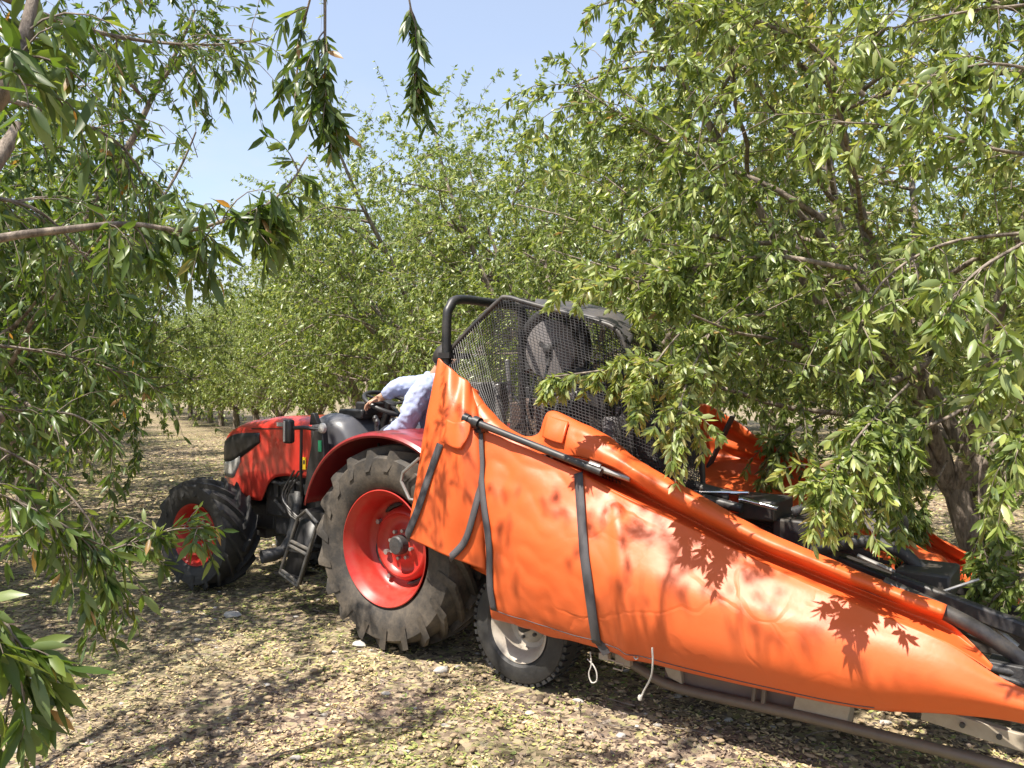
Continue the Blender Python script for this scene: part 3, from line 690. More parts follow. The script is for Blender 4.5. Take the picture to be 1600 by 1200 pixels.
    G, b = cloth('upper', [[P(*p) for p in c] for c in ub], 200, 40, wr2); b.build('rolled_tarpaulin', M['tarp'], H, solid=.004, angle=180)
    # folded-in groove between roll and side
    gr = [
        [(862, 722, .75), (864, 716, .55), (868, 712, .70)], [(905, 738, .74), (905, 728, .50), (905, 714, .72)], [(955, 766, .725), (957, 748, .48), (956, 729, .72)],
        [(1000, 789, .725), (1001, 772, .55), (1001, 757, .71)], [(1065, 820, .73), (1070, 808, .62), (1071, 801, .67)], [(1175, 873, .745), (1176, 862, .63), (1176, 853, .67)],
        [(1262, 912, .76), (1263, 897, .64), (1262, 887, .67)], [(1370, 959, .78), (1372, 942, .65), (1370, 931, .67)], [(1470, 1001, .80), (1472, 982, .66), (1472, 968, .67)], [(1515, 1026, .81), (1515, 1012, .70), (1516, 1002, .68)], [(1548, 1047, .815), (1550, 1044, .78), (1551, 1040, .76)]]
    G, b = cloth('groove', [[P(*p) for p in c] for c in gr], 160, 24, lambda u, v, p: .006 * nz(p[0] * 4, p[2] * 12, 4) * math.sin(math.pi * v)); b.build('tarpaulin_fold', M['tarp'], H, solid=.004, angle=180)
    # front wrap around the frame, beside the tractor wheel
    fw = [
        [(698, 640, .50), (690, 700, .58), (680, 770, .66), (672, 830, .72)],
        [(686, 566, .62), (664, 660, .76), (647, 770, .87), (640, 838, .90)],
        [(694, 568, .66), (694, 650, .80), (690, 760, .88), (688, 864, .90)],
        [(716, 586, .67), (722, 665, .82), (724, 770, .88), (722, 878, .87)],
        [(738, 603, .64), (746, 668, .77), (752, 780, .83), (757, 890, .82)],
        [(748, 615, .54), (760, 690, .68), (768, 800, .72), (772, 895, .70)]]
    def wr3(u, v, p):
        x, y, z = p
        return .012 * nz(x * 5, z * 3.0, 21.1) + .007 * math.sin(26 * u + 4 * v + 3 * nz(x * 3, z * 2, 7)) * (.3 + .7 * (1 - v)) + .005 * nz(x * 9, z * 6, 5)
    G, b = cloth('front', [[P(*p) for p in c] for c in fw], 90, 110, wr3); b.build('front_tarpaulin', M['tarp'], H, solid=.004, angle=180)
    # inner red wall seen between front wrap and side
    b = MB(); b.grid(sheet([[P(738, 790, .60), P(722, 880, .60)], [P(775, 780, .66), P(772, 905, .66)]], 12, 12)); b.build('inner_tarpaulin', M['tarp'], H, solid=.004)
    # far tarpaulin, its inside shows
    fr = [
        [(1085, 660, -.60), (1088, 700, -.66), (1092, 735, -.60), (1095, 765, -.40)],
        [(1102, 632, -.70), (1105, 680, -.78), (1110, 725, -.72), (1115, 765, -.45)],
        [(1180, 680, -.70), (1182, 715, -.80), (1185, 745, -.74), (1190, 790, -.45)],
        [(1275, 724, -.70), (1275, 752, -.80), (1275, 785, -.74), (1280, 825, -.45)],
        [(1390, 785, -.70), (1388, 810, -.80), (1385, 840, -.72), (1380, 880, -.45)],
        [(1500, 858, -.68), (1498, 875, -.76), (1492, 892, -.70), (1480, 915, -.45)],
        [(1600, 920, -.66), (1598, 930, -.72), (1592, 942, -.66), (1580, 955, -.45)]]
    G, b = cloth('far', [[P(*p) for p in c] for c in fr], 110, 50, lambda u, v, p: .030 * nz(p[0] * 3, p[2] * 7, 31) + .014 * math.sin(22 * v + 14 * u + 4 * nz(p[0] * 2, p[2] * 3, 9)))
    b.build('far_tarpaulin', M['tarp'], H, solid=.004, angle=180)
    b = MB(); b.bar(P(1145, 650, -.66), P(1105, 735, -.68), .012, .07, (0, 1, 0)); b.build('far_strap', M['strap'], H)
    # creased lump of tarpaulin further back in the machine
    for (a_, c_, d_, e_) in (((1195, 812), (1245, 798), (1240, 852), (1195, 832)), ((1408, 838), (1492, 888), (1480, 905), (1408, 892)), ((1320, 775), (1362, 772), (1360, 785), (1325, 788))):
        b = MB(); G = sheet([[P(*a_, -.25), P(*e_, -.15)], [P(*c_, -.30), P(*d_, -.15)]], 30, 24); G = displace(G, lambda u, v, p: .035 * nz(p[0] * 9, p[2] * 12, 3))
        b.grid(G); b.build('folded_tarpaulin', M['tarp'], H, solid=.004)
    # ---- straps laid on the cloth ----
    vs = []; fs = []; n0 = 0
    for nm in ('main', 'upper', 'front', 'groove'):
        G = grids[nm]; a, b_ = G.shape[:2]; vs += [Vector(p) for p in G.reshape(-1, 3)]
        fs += [(n0 + i * b_ + j, n0 + i * b_ + j + 1, n0 + (i + 1) * b_ + j + 1, n0 + (i + 1) * b_ + j) for i in range(a - 1) for j in range(b_ - 1)]; n0 += a * b_
    bvh = BVHTree.FromPolygons(vs, fs)
    def onto(p, lift=.009):
        cw = np.array([-np.dot([OX, OY], FW), -np.dot([OX, OY], LT), CAM_H])   # viewpoint in rig coordinates, only to find the cloth point
        d = nrm(V3(p) - cw); hit = bvh.ray_cast(Vector(cw), Vector(d))
        if hit[0] is None: return V3(p)
        n = V3(hit[1]); n = n if np.dot(n, d) < 0 else -n
        return V3(hit[0]) + n * lift
    def strap(px, wd, name='strap', m=None, n=40, lat=.9):
        pts = cr_spline([P(*(q if len(q) == 3 else (*q, lat))) for q in px], n); pts = np.array([onto(q) for q in pts])
        for _ in range(3): pts[1:-1] = (pts[:-2] + 2 * pts[1:-1] + pts[2:]) / 4
        pts[:, 1] += .003
        T = nrm(np.gradient(pts, axis=0)); sd_ = nrm(np.cross(T, V3((0, 1, 0))))
        b = MB(); b.grid([[p - s_ * wd / 2, p + V3((0, .002, 0)), p + s_ * wd / 2] for p, s_ in zip(pts, sd_)])
        return b.build(name, m or M['strap'], H, solid=.004)
    strap([(690, 694), (672, 745), (655, 795), (637, 842)], .046, lat=.88)
    strap([(748, 672), (752, 730), (760, 800), (767, 860), (768, 915), (774, 952)], .040)
    strap([(752, 752), (742, 800), (728, 845), (703, 873)], .040, lat=.87)
    strap([(905, 740), (909, 800), (915, 870), (925, 940), (934, 1004)], .050)
    # vertical buckled end hanging under the tarpaulin
    b = MB(); b.bar(P(934, 1000, .86), P(948, 1022, .84), .045, .004, (0, 1, 0)); b.build('strap_end', M['strap'], H)
    # stitched flaps
    def patch(q, lift, name='stitched_flap'):
        G = sheet([[P(*p, .85) for p in r] for r in q], 14, 14); G = np.array([[onto(p, lift) for p in r] for r in G]); b = MB(); b.grid(G); b.build(name, M['tarp'], H, solid=.009, bevel=0)
    patch([[(702, 657), (700, 676), (694, 692)], [(718, 662), (716, 682), (712, 700)], [(738, 655), (733, 680), (722, 703)]], .022)
    patch([[(858, 652), (855, 668), (852, 684)], [(874, 658), (870, 675), (868, 690)], [(890, 663), (886, 678), (882, 694)]], .016)
    # pole along the upper edge
    b = MB(); p0, p1 = P(729, 654, .80), P(940, 738, .775); b.tube([p0 + (p1 - p0) * t for t in (0, .04, .3, .7, 1)], [.021, .021, .019, .019, .02], 14); b.build('pole', M['charcoal'], H)
    b = MB(); d = nrm(p1 - p0); b.lathe(p0, tuple(-d), [(-.02, .026), (.015, .028), (.022, .018), (.022, 0)], 18); b.lathe(p0 + d * .075, tuple(d), [(-.02, .034), (.02, .034)], 16); b.box(p0 + d * .075 + V3((0, -.03, -.03)), (.05, .05, .05)); b.build('pole_cap', M['black'], H)
    b = MB(); q0, q1 = P(900, 720, .76), P(985, 748, .70); b.tube([q0, q1], .016, 10); b.lathe(q0 + (q1 - q0) * .35, tuple(nrm(q1 - q0)), [(-.03, .0), (-.03, .024), (.03, .024), (.03, 0)], 14); b.build('slide_tube', M['steel'], H)
    # boom that leaves the roll at the right
    b = MB(); b.tube(cr_spline([P(1380, 912, .67), P(1480, 958, .67), P(1530, 985, .66), P(1575, 1015, .64), P(1620, 1045, .62), P(1760, 1110, .60)], 30), .030, 16); b.build('boom', M['charcoal'], H)
    b = MB(); b.box(P(1585, 1048, .62), (.16, .12, .07)); b.box(P(1640, 1075, .62), (.12, .16, .12)); b.tube([P(1545, 1043, .70), P(1590, 1052, .66), P(1640, 1065, .66)], .016, 8)
    b.tube([P(1560, 1058, .72), P(1620, 1075, .70)], .012, 8); b.build('boom_joint', M['iron'], H, bevel=.008)
    # ropes
    b = MB(); b.tube(cr_spline([P(1019, 1012, .92), P(1020, 1035, .92), P(1017, 1058, .90), P(1006, 1080, .88), P(1000, 1093, .88)], 20), .0045, 8); b.lathe(P(1000, 1090, .88), (0, 0, 1), [(-.016, 0), (-.01, .009), (0, .011), (.01, .008), (.014, 0)], 10); b.build('rope', M['rope'], H)
    b = MB(); b.tube(cr_spline([P(922, 1018, .80), P(924, 1038, .80), P(920, 1052, .80), P(924, 1066, .80), P(932, 1064, .80), P(932, 1050, .80), P(926, 1038, .80), P(918, 1030, .78)], 28), .0035, 8); b.build('rope_loop', M['rope'], H)
    b = MB(); b.tube([P(950, 1030, .78), P(975, 1038, .78), P(972, 1048, .78), P(958, 1044, .78)], .004, 6); b.box(P(945, 1025, .76), (.05, .03, .03)); b.box(P(975, 1030, .72), (.08, .03, .05)); b.build('hook', M['beige'], H)

    # ---- net cage ----
    def cage_tube(px, r, name='cage_frame', m='charcoal', n=30):
        b = MB(); b.tube(cr_spline([P(*q) for q in px], n), r, 12); return b.build(name, M[m], H)
    cage_tube([(690, 562, .40), (735, 514, .38), (778, 472, .36), (792, 465, .35), (830, 475, .35), (935, 503, .35), (962, 515, .35), (975, 535, .35), (978, 570, .36), (985, 680, .40), (995, 780, .42)], .016, n=70)
    cage_tube([(790, 470, -.40), (830, 480, -.40), (960, 505, -.40), (1010, 530, -.40), (1025, 560, -.40), (1030, 680, -.42), (1035, 760, -.42)], .016, n=50)
    cage_tube([(792, 466, .35), (800, 468, -.40)], .014); cage_tube([(970, 525, .35), (1020, 545, -.4)], .014)
    cage_tube([(812, 478, .30), (815, 560, .30), (820, 720, .30)], .018); cage_tube([(985, 590, .33), (1060, 640, .20), (1092, 690, .2), (1100, 780, .2)], .014)
    cage_tube([(690, 562, .40), (700, 640, .45), (720, 720, .5)], .016)
    b = MB(); G = sheet([[P(835, 474, .30), P(838, 468, -.05), P(842, 470, -.38)], [P(900, 490, .30), P(905, 474, -.05), P(910, 480, -.38)], [P(950, 505, .30), P(962, 488, -.05), P(985, 500, -.38)], [P(985, 540, .30), P(1000, 512, -.05), P(1025, 535, -.38)]], 20, 16); b.grid(G); b.build('roof_panel', M['charcoal2'], H, solid=.01)
    def net(cols, nu, nv, rw, name='net', seed=1):
        G = sheet([[P(*q) for q in c] for c in cols], nu, nv)
        G = displace(G, lambda u, v, p: .010 * nz(p[0] * 6 + seed, p[2] * 6, seed))
        G = G + np.array([[V3((.010 * nz(p[0] * 9, p[2] * 9, seed + 3), 0, .012 * nz(p[0] * 8, p[2] * 8, seed + 7))) for p in r_] for r_ in G])
        # strands run slightly slanted, as a pulled net does
        b = MB()
        for i in range(nu): b.tube(G[i], rw, 3, caps=False)
        for j in range(nv): b.tube(G[:, j], rw, 3, caps=False)
        return b.build(name, M['net'], H, smooth=False)
    near = [[(690, 562, .40), (697, 600, .50), (715, 640, .56), (745, 690, .60)], [(735, 514, .385), (748, 570, .45), (765, 630, .52), (790, 705, .58)], [(792, 465, .36), (797, 540, .42), (808, 620, .48), (830, 725, .56)],
            [(870, 486, .36), (877, 560, .43), (885, 640, .48), (900, 735, .55)], [(958, 512, .36), (965, 590, .42), (972, 670, .46), (985, 770, .50)], [(1015, 575, .30), (1028, 640, .36), (1040, 700, .40), (1055, 790, .42)], [(1078, 640, .20), (1088, 690, .24), (1094, 740, .26), (1102, 795, .28)]]
    net(near, 92, 52, .0022, seed=1)
    farn = [[(770, 480, -.38), (775, 560, -.40), (780, 700, -.42)], [(900, 492, -.40), (905, 580, -.40), (910, 700, -.42)], [(1020, 535, -.40), (1030, 620, -.40), (1035, 740, -.42)], [(1090, 620, -.30), (1096, 690, -.30), (1100, 760, -.3)]]
    net(farn, 56, 36, .003, seed=4)
    b = MB(); b.box(P(710, 556, .36), (.09, .2, .035)); b.tube(cr_spline([P(688, 560, .42), P(700, 545, .38), P(716, 560, .34), P(705, 575, .38), P(690, 572, .42)], 20), .012, 6); b.build('gathered_net', M['net'], H)
    # cooler with round cover, hoses, tanks
    c = P(861, 546, .02); b = MB(); b.lathe(c, (0, 1, 0), [(-.10, .0), (-.10, .185), (.0, .19), (.012, .185), (.015, .17), (.02, .12), (.03, .05), (.032, 0)], 40); b.build('fan_cover', M['grey'], H)
    b = MB(); b.lathe(c + V3((0, .03, 0)), (0, 1, 0), [(0, .035), (.02, .03), (.03, .012), (.03, 0)], 18)
    for k in range(3): a = k * 2.09 + .6; b.bar(c + V3((0, .028, 0)), c + V3((math.cos(a) * .08, .03, math.sin(a) * .08)), .025, .01, (0, 1, 0))
    b.build('fan_hub', M['iron'], H)
    b = MB(); ring = [c + V3((math.cos(a) * .235, -.03, math.sin(a) * .235)) for a in np.linspace(-.6, 3.9, 40)]; b.tube(ring, .038, 12)
    b.build('fan_shroud', M['black'], H)
    b = MB(); b.box(P(842, 660, .05), (.24, .26, .26)); b.lathe(P(842, 630, .05), (0, 0, 1), [(-.02, .12), (.02, .12), (.03, .10), (.03, 0)], 24); b.build('oil_tank', M['tank'], H, bevel=.012)
    b = MB(); b.bar(P(800, 645, .12), P(905, 615, .12), .05, .03); b.tube([P(792, 562, .15), P(800, 640, .15), P(800, 700, .15)], .014, 10); b.tube([P(778, 600, .1), P(780, 690, .1)], .02, 10); b.build('steel_bracket', M['steel'], H, bevel=.004)
    b = MB(); b.lathe(P(957, 690, .20), (0, 0, 1), [(-.14, .0), (-.14, .055), (.12, .058), (.14, .045), (.14, 0)], 22); b.lathe(P(975, 690, .05), (0, 0, 1), [(-.2, 0), (-.2, .05), (.2, .05), (.2, 0)], 20); b.each('filter_canister', M['grey'], H)
    b = MB(); b.box(P(930, 640, -.1), (.30, .3, .5)); b.box(P(1040, 690, -.05), (.3, .3, .3)); b.box(P(760, 620, -.05), (.16, .30, .20)); b.box(P(900, 740, 0), (.9, .5, .16)); b.build('pump_housing', M['charcoal'], H, bevel=.015)
    b = MB(); rr = random.Random(5)
    for k in range(12):
        x0 = 770 + k * 22; y0 = 560 + rr.random() * 60
        b.tube(cr_spline([P(x0, y0, .1), P(x0 + rr.uniform(-20, 30), y0 + 50, .2), P(x0 + rr.uniform(-30, 40), y0 + 100, .05), P(x0 + rr.uniform(0, 60), y0 + 150, .1)], 20), .010, 8)
    for k in range(7):
        b.tube(cr_spline([P(1010 + 8 * k, 735, .1), P(1060 + 4 * k, 762 + 3 * k, .16), P(1150, 785 + 5 * k, .1), P(1230 + 8 * k, 815 + 6 * k, .12), P(1330 + 10 * k, 850 + 5 * k, .1)], 26), .009, 8)
    b.build('hydraulic_hose', M['black'], H)
    # hydraulic rams and shaker head behind the roll
    b = MB(); b.tube([P(1075, 758, .25), P(1150, 778, .25)], .030, 14); b.tube([P(1085, 775, .30), P(1160, 795, .30)], .024, 14); b.each('hydraulic_ram', M['charcoal'], H)
    b = MB(); b.tube([P(1150, 778, .25), P(1215, 795, .25)], .013, 12); b.tube([P(1070, 768, .28), P(1170, 770, .28)], .008, 10); b.box(P(1150, 786, .27), (.05, .06, .09)); b.build('ram_rod', M['chrome'], H)
    b = MB(); b.box(P(1270, 835, -.02), (.30, .34, .18)); b.bar(P(1090, 790, 0), P(1560, 985, 0), .16, .12); b.box(P(1180, 790, .05), (.3, .3, .10)); b.bar(P(1390, 905, .35), P(1640, 1000, .35), .05, .07); b.bar(P(1400, 880, -.3), P(1600, 960, -.3), .05, .06)
    b.box(P(1450, 905, .1), (.22, .30, .12)); b.build('shaker_head', M['charcoal'], H, bevel=.012)
    b = MB(); b.prism([P(1302, 798, .08), P(1372, 800, .08), P(1392, 832, .08), P(1380, 842, .08), P(1350, 824, .08), P(1308, 820, .08)], (0, -.12, 0)); b.build('head_plate', M['grey'], H, bevel=.006)
    b = MB()
    b.tube(cr_spline([P(1240, 800, .1), P(1310, 780, .1), P(1380, 785, .08), P(1410, 815, .05), P(1400, 850, 0)], 30), .026, 12); b.tube(cr_spline([P(1270, 860, .15), P(1340, 846, .15), P(1400, 858, .12), P(1440, 890, .1)], 26), .03, 12)
    b.each('clamp_arm', M['iron'], H)
    b = MB(); b.tube([P(1340, 868, .2), P(1560, 965, .2)], .010, 8); b.tube([P(1470, 925, .32), P(1530, 905, .28)], .006, 8); b.tube([P(1520, 950, .3), P(1590, 1010, .32)], .012, 8); b.each('tie_rod', M['steel'], H)
build_shaker()

# ------------------------------------------------------------------ trees
def leaf_mesh(name, base, dirs, size, width, rng, m, lod=0, tint=None, wood=None, bend=0.25):
    """leaves as folded blades; wood = (verts, quads) of the twigs goes to the second material"""
    n = len(base); d = nrm(dirs)
    rv = rng.normal(size=(n, 3)); rv[:, 2] += 0.3
    s_ = nrm(np.cross(d, rv)); nn = np.cross(s_, d)
    L_ = size[:, None]; Wd = (width * size)[:, None]
    if tint is None: tint = np.clip(rng.beta(2.2, 2.6, n), 0, 1)
    if lod == 0:
        pr = [(0, 0, 0), (.28, -.42, 0), (.28, 0, -.10), (.28, .42, 0), (.62, -.45, 0), (.62, 0, -.11), (.62, .45, 0), (1, 0, 0)]
        tri = np.array([(0, 2, 1), (0, 3, 2), (4, 5, 7), (5, 6, 7)]); quad = np.array([(1, 2, 5, 4), (2, 3, 6, 5)])
    else:
        pr = [(0, 0, 0), (.45, -.45, 0), (1, 0, 0), (.45, .45, 0)]
        tri = np.array([(0, 2, 1), (0, 3, 2)]); quad = None
    k = len(pr); V = np.empty((n, k, 3), np.float32)
    bd = bend * rng.uniform(.2, 1.2, (n, 1))
    for i, (u, v, c) in enumerate(pr):
        V[:, i] = base + d * L_ * u + s_ * Wd * v + nn * Wd * c * 1.5 + nn * L_ * bd * (u * u) * .6 + np.array([0, 0, -1]) * L_ * bd * u * u * .7
    idx = (np.arange(n) * k)[:, None]
    F = [(idx[:, :, None] + tri[None]).reshape(-1, 3)]
    if quad is not None: F.append((idx[:, :, None] + quad[None]).reshape(-1, 4))
    tt = np.repeat(tint, k); V = V.reshape(-1, 3); mats = [m]
    nleaf = sum(len(f) for f in F)
    if wood is not None:
        wv, wf = wood; F.append(wf + len(V)); V = np.vstack([V, wv]); tt = np.concatenate([tt, np.zeros(len(wv))]); mats = [m, M['bark']]
    me = fast_mesh(name, V, F, tt, mats, smooth=(lod == 0))
    if wood is not None:
        mi = np.zeros(len(me.polygons), np.int32); mi[nleaf:] = 1; me.polygons.foreach_set('material_index', mi)
    return me

def twigs_geo(paths, r0, r1, sides=3):
    """thin twigs; paths (n,K,3)"""
    P_ = np.asarray(paths); n, K = P_.shape[:2]
    T = nrm(np.gradient(P_, axis=1)); ref = np.tile(np.array([.31, .77, .56]), (n, K, 1)); u = nrm(np.cross(T, ref)); v = np.cross(T, u)
    R = np.linspace(1, 0, K)[None, :, None] * (r0 - r1) + r1
    ring = [P_ + R * (math.cos(2 * math.pi * k / sides) * u + math.sin(2 * math.pi * k / sides) * v) for k in range(sides)]
    V = np.stack(ring, 2).reshape(-1, 3)
    f = []
    for j in range(K - 1):
        for k in range(sides): k2 = (k + 1) % sides; f.append((j * sides + k, j * sides + k2, (j + 1) * sides + k2, (j + 1) * sides + k))
    f = np.array(f); F = (np.arange(n) * K * sides)[:, None, None] + f[None]
    return V, F.reshape(-1, 4)

def grow(rng, p0, d0, L_, K, pull, wob):
    p = V3(p0); d = nrm(V3(d0)); out = [p.copy()]
    for i in range(K - 1):
        d = nrm(d + V3((0, 0, pull)) / (K - 1) * (1 + i * .25) + rng.normal(size=3) * wob); p = p + d * L_ / (K - 1); out.append(p.copy())
    return np.array(out)

def tree_skeleton(rng, H, R, trunk_h=.85, n_limb=5, n_sec=9, n_sh=11, lean=(0, 0), limb_az=None, shoot_len=(.45, .95), droop=-.9):
    wood = []; shoots = []
    tr = .11 * H / 5.5
    top = V3((lean[0], lean[1], trunk_h))
    wood.append((cr_spline([(0, 0, -.1), (lean[0] * .2 + rng.normal() * .02, lean[1] * .2, trunk_h * .35), (lean[0] * .6, lean[1] * .6 + rng.normal() * .02, trunk_h * .7), top], 10), np.linspace(tr * 1.35, tr, 10)))
    az0 = rng.uniform(0, 6.28)
    for i in range(n_limb):
        az = limb_az[i] if limb_az else az0 + 2 * math.pi * i / n_limb + rng.normal() * .2
        out = rng.uniform(.45, .85); d = V3((math.cos(az) * out, math.sin(az) * out, 1.0))
        Ll = (H - trunk_h) * rng.uniform(.80, .98)
        lp = grow(rng, top - V3((0, 0, .12)), d, Ll, 12, .25, .07)
        wood.append((lp, np.linspace(tr * .52, .010, 12)))
        for j in range(n_sec):
            t = rng.uniform(.12, .96); q = t * 11; a = int(q); base = lp[a] + (lp[min(a + 1, 11)] - lp[a]) * (q - a)
            az2 = az + rng.normal() * 1.1; rad = np.hypot(base[0] - top[0], base[1] - top[1])
            sl = max(.5, (R - rad) * rng.uniform(.65, 1.1)) * (1 if t < .8 else .7)
            up = rng.uniform(-.05, .75)
            sp = grow(rng, base, (math.cos(az2), math.sin(az2), up), sl, 8, rng.uniform(-.35, .25), .10)
            wood.append((sp, np.linspace(.030 * (1 - .55 * t), .005, 8)))
            for k in range(n_sh):
                t2 = rng.uniform(.15, 1.0) ; q = t2 * 7; a = min(int(q), 6); b0 = sp[a] + (sp[a + 1] - sp[a]) * (q - a)
                dd = nrm(sp[a + 1] - sp[a]) * .6 + rng.normal(size=3) * .65 + V3((0, 0, .25))
                shoots.append(grow(rng, b0, dd, rng.uniform(*shoot_len), 6, droop * rng.uniform(.3, 1.3), .10))
        for k in range(8):
            shoots.append(grow(rng, lp[-1 - k % 4], rng.normal(size=3) * .35 + V3((0, 0, 1.0)), rng.uniform(.5, 1.25), 6, -.25, .07))
    return wood, np.array(shoots)

def leaves_on(rng, shoots, per, llen, droopy=.45, t0=.06, whorl=4):
    S = np.asarray(shoots); n, K = S.shape[:2]
    nd = max(1, per // whorl); per = nd * whorl
    tn = t0 + (1 - t0) * rng.random((n, nd)); tn[:, 0] = 1.0
    t = np.clip(np.repeat(tn, whorl, axis=1) - np.abs(rng.normal(0, .012, (n, per))), 0, 1)
    q = t * (K - 1); a = np.minimum(q.astype(int), K - 2); fr = (q - a)[..., None]
    idx = np.arange(n)[:, None]
    b = S[idx, a] + (S[idx, a + 1] - S[idx, a]) * fr; T = nrm(S[idx, a + 1] - S[idx, a])
    rad = rng.normal(size=b.shape); rad = nrm(rad - T * np.sum(rad * T, -1, keepdims=True))
    d = T * rng.uniform(.2, .9, (n, per, 1)) + rad * rng.uniform(.5, 1.0, (n, per, 1)); d[..., 2] -= droopy * rng.uniform(.2, 1.6, (n, per))
    sz = llen * rng.uniform(.5, 1.2, (n, per))
    return b.reshape(-1, 3), d.reshape(-1, 3), sz.reshape(-1)

def wood_mesh(name, wood, sides=9):
    b = MB()
    for (pth, r) in wood:
        n = 2 * len(pth); pp = cr_spline(pth, n); rr = np.interp(np.linspace(0, 1, n), np.linspace(0, 1, len(pth)), r)
        s_ = sides if rr[0] > .03 else (6 if rr[0] > .012 else 4)
        b.tube(pp, rr, s_, caps=False)
    me = bpy.data.meshes.new(name); me.from_pydata(b.v, [], b.f); me.materials.append(M['bark'])
    me.polygons.foreach_set('use_smooth', [True] * len(me.polygons)); me.update()
    return me

def tree_obj(trunk_me, crown_me, loc, rz, sc, label, group=None, cat='tree', name='almond_tree'):
    e = bpy.data.objects.new(name, None); COL.objects.link(e); e.location = loc; e.rotation_euler = (0, 0, rz); e.scale = (sc, sc, sc)
    tag(e, label, cat, group)
    t = bpy.data.objects.new('trunk', trunk_me); COL.objects.link(t); t.parent = e
    c = bpy.data.objects.new('crown', crown_me); COL.objects.link(c); c.parent = e
    return e

def fill(rng, n, c, rad, ln, freq=.9, thr=-.1, droop=-1.0, seed=0, shell=.35, zmin=.75):
    """extra leafy shoots spread in clumps through a crown's volume"""
    out = []; c = V3(c); rad = V3(rad)
    while len(out) < n:
        d = nrm(rng.normal(size=3)); r = shell + (1 - shell) * rng.random() ** .6; p = c + d * rad * r
        if p[2] < zmin or mnoise.noise(Vector(p * freq) + Vector((seed, 0, 0))) < thr + .10 * r: continue
        out.append(grow(rng, p, rng.normal(size=3) * .6 + V3((0, 0, .1)) + d * .3, rng.uniform(*ln), 6, droop * rng.uniform(.3, 1.2), .1))
    return np.array(out)
# shared variants for the rows
def variant(seed, H, R, per, llen, lod, **kw):
    rng = np.random.default_rng(seed); nf = kw.pop('nf', 0); wd, sh = tree_skeleton(rng, H, R, **kw)
    if nf: sh = np.concatenate([sh, fill(rng, nf, (0, 0, H * .52), (R * .95, R * .95, H * .43), (.35, .7), seed=seed, zmin=1.3, thr=.0, freq=1.15, droop=-.6)])
    b, d, s_ = leaves_on(rng, sh, per, llen)
    tw = twigs_geo(sh, .0035, .0012)
    nl = len(b); lw = .30 if lod == 0 else .40
    cm = leaf_mesh('crown_mesh', b, d, s_, np.full(nl, lw) * rng.uniform(.8, 1.2, nl), rng, M['leaf'], lod=lod, wood=tw)
    return wood_mesh('trunk_mesh', wd), cm
MID = [variant(11, 5.6, 2.7, 56, .068, 1, n_sec=11, n_sh=11, nf=950), variant(12, 5.8, 2.6, 56, .068, 1, n_sec=11, n_sh=11, n_limb=6, nf=900)]
FAR = [variant(21, 5.6, 2.6, 26, .115, 1, n_sec=10, n_sh=10, trunk_h=.8, nf=1100), variant(22, 5.7, 2.7, 26, .115, 1, n_sec=10, n_sh=10, n_limb=6, trunk_h=.75, nf=1100)]

def project(p):
    """photo position of world points (used to prune branches as the grower would have)"""
    return 800 + FPX * p[..., 0] / np.maximum(p[..., 1], .05), 600 - FPX * (p[..., 2] - CAM_H) / np.maximum(p[..., 1], .05)

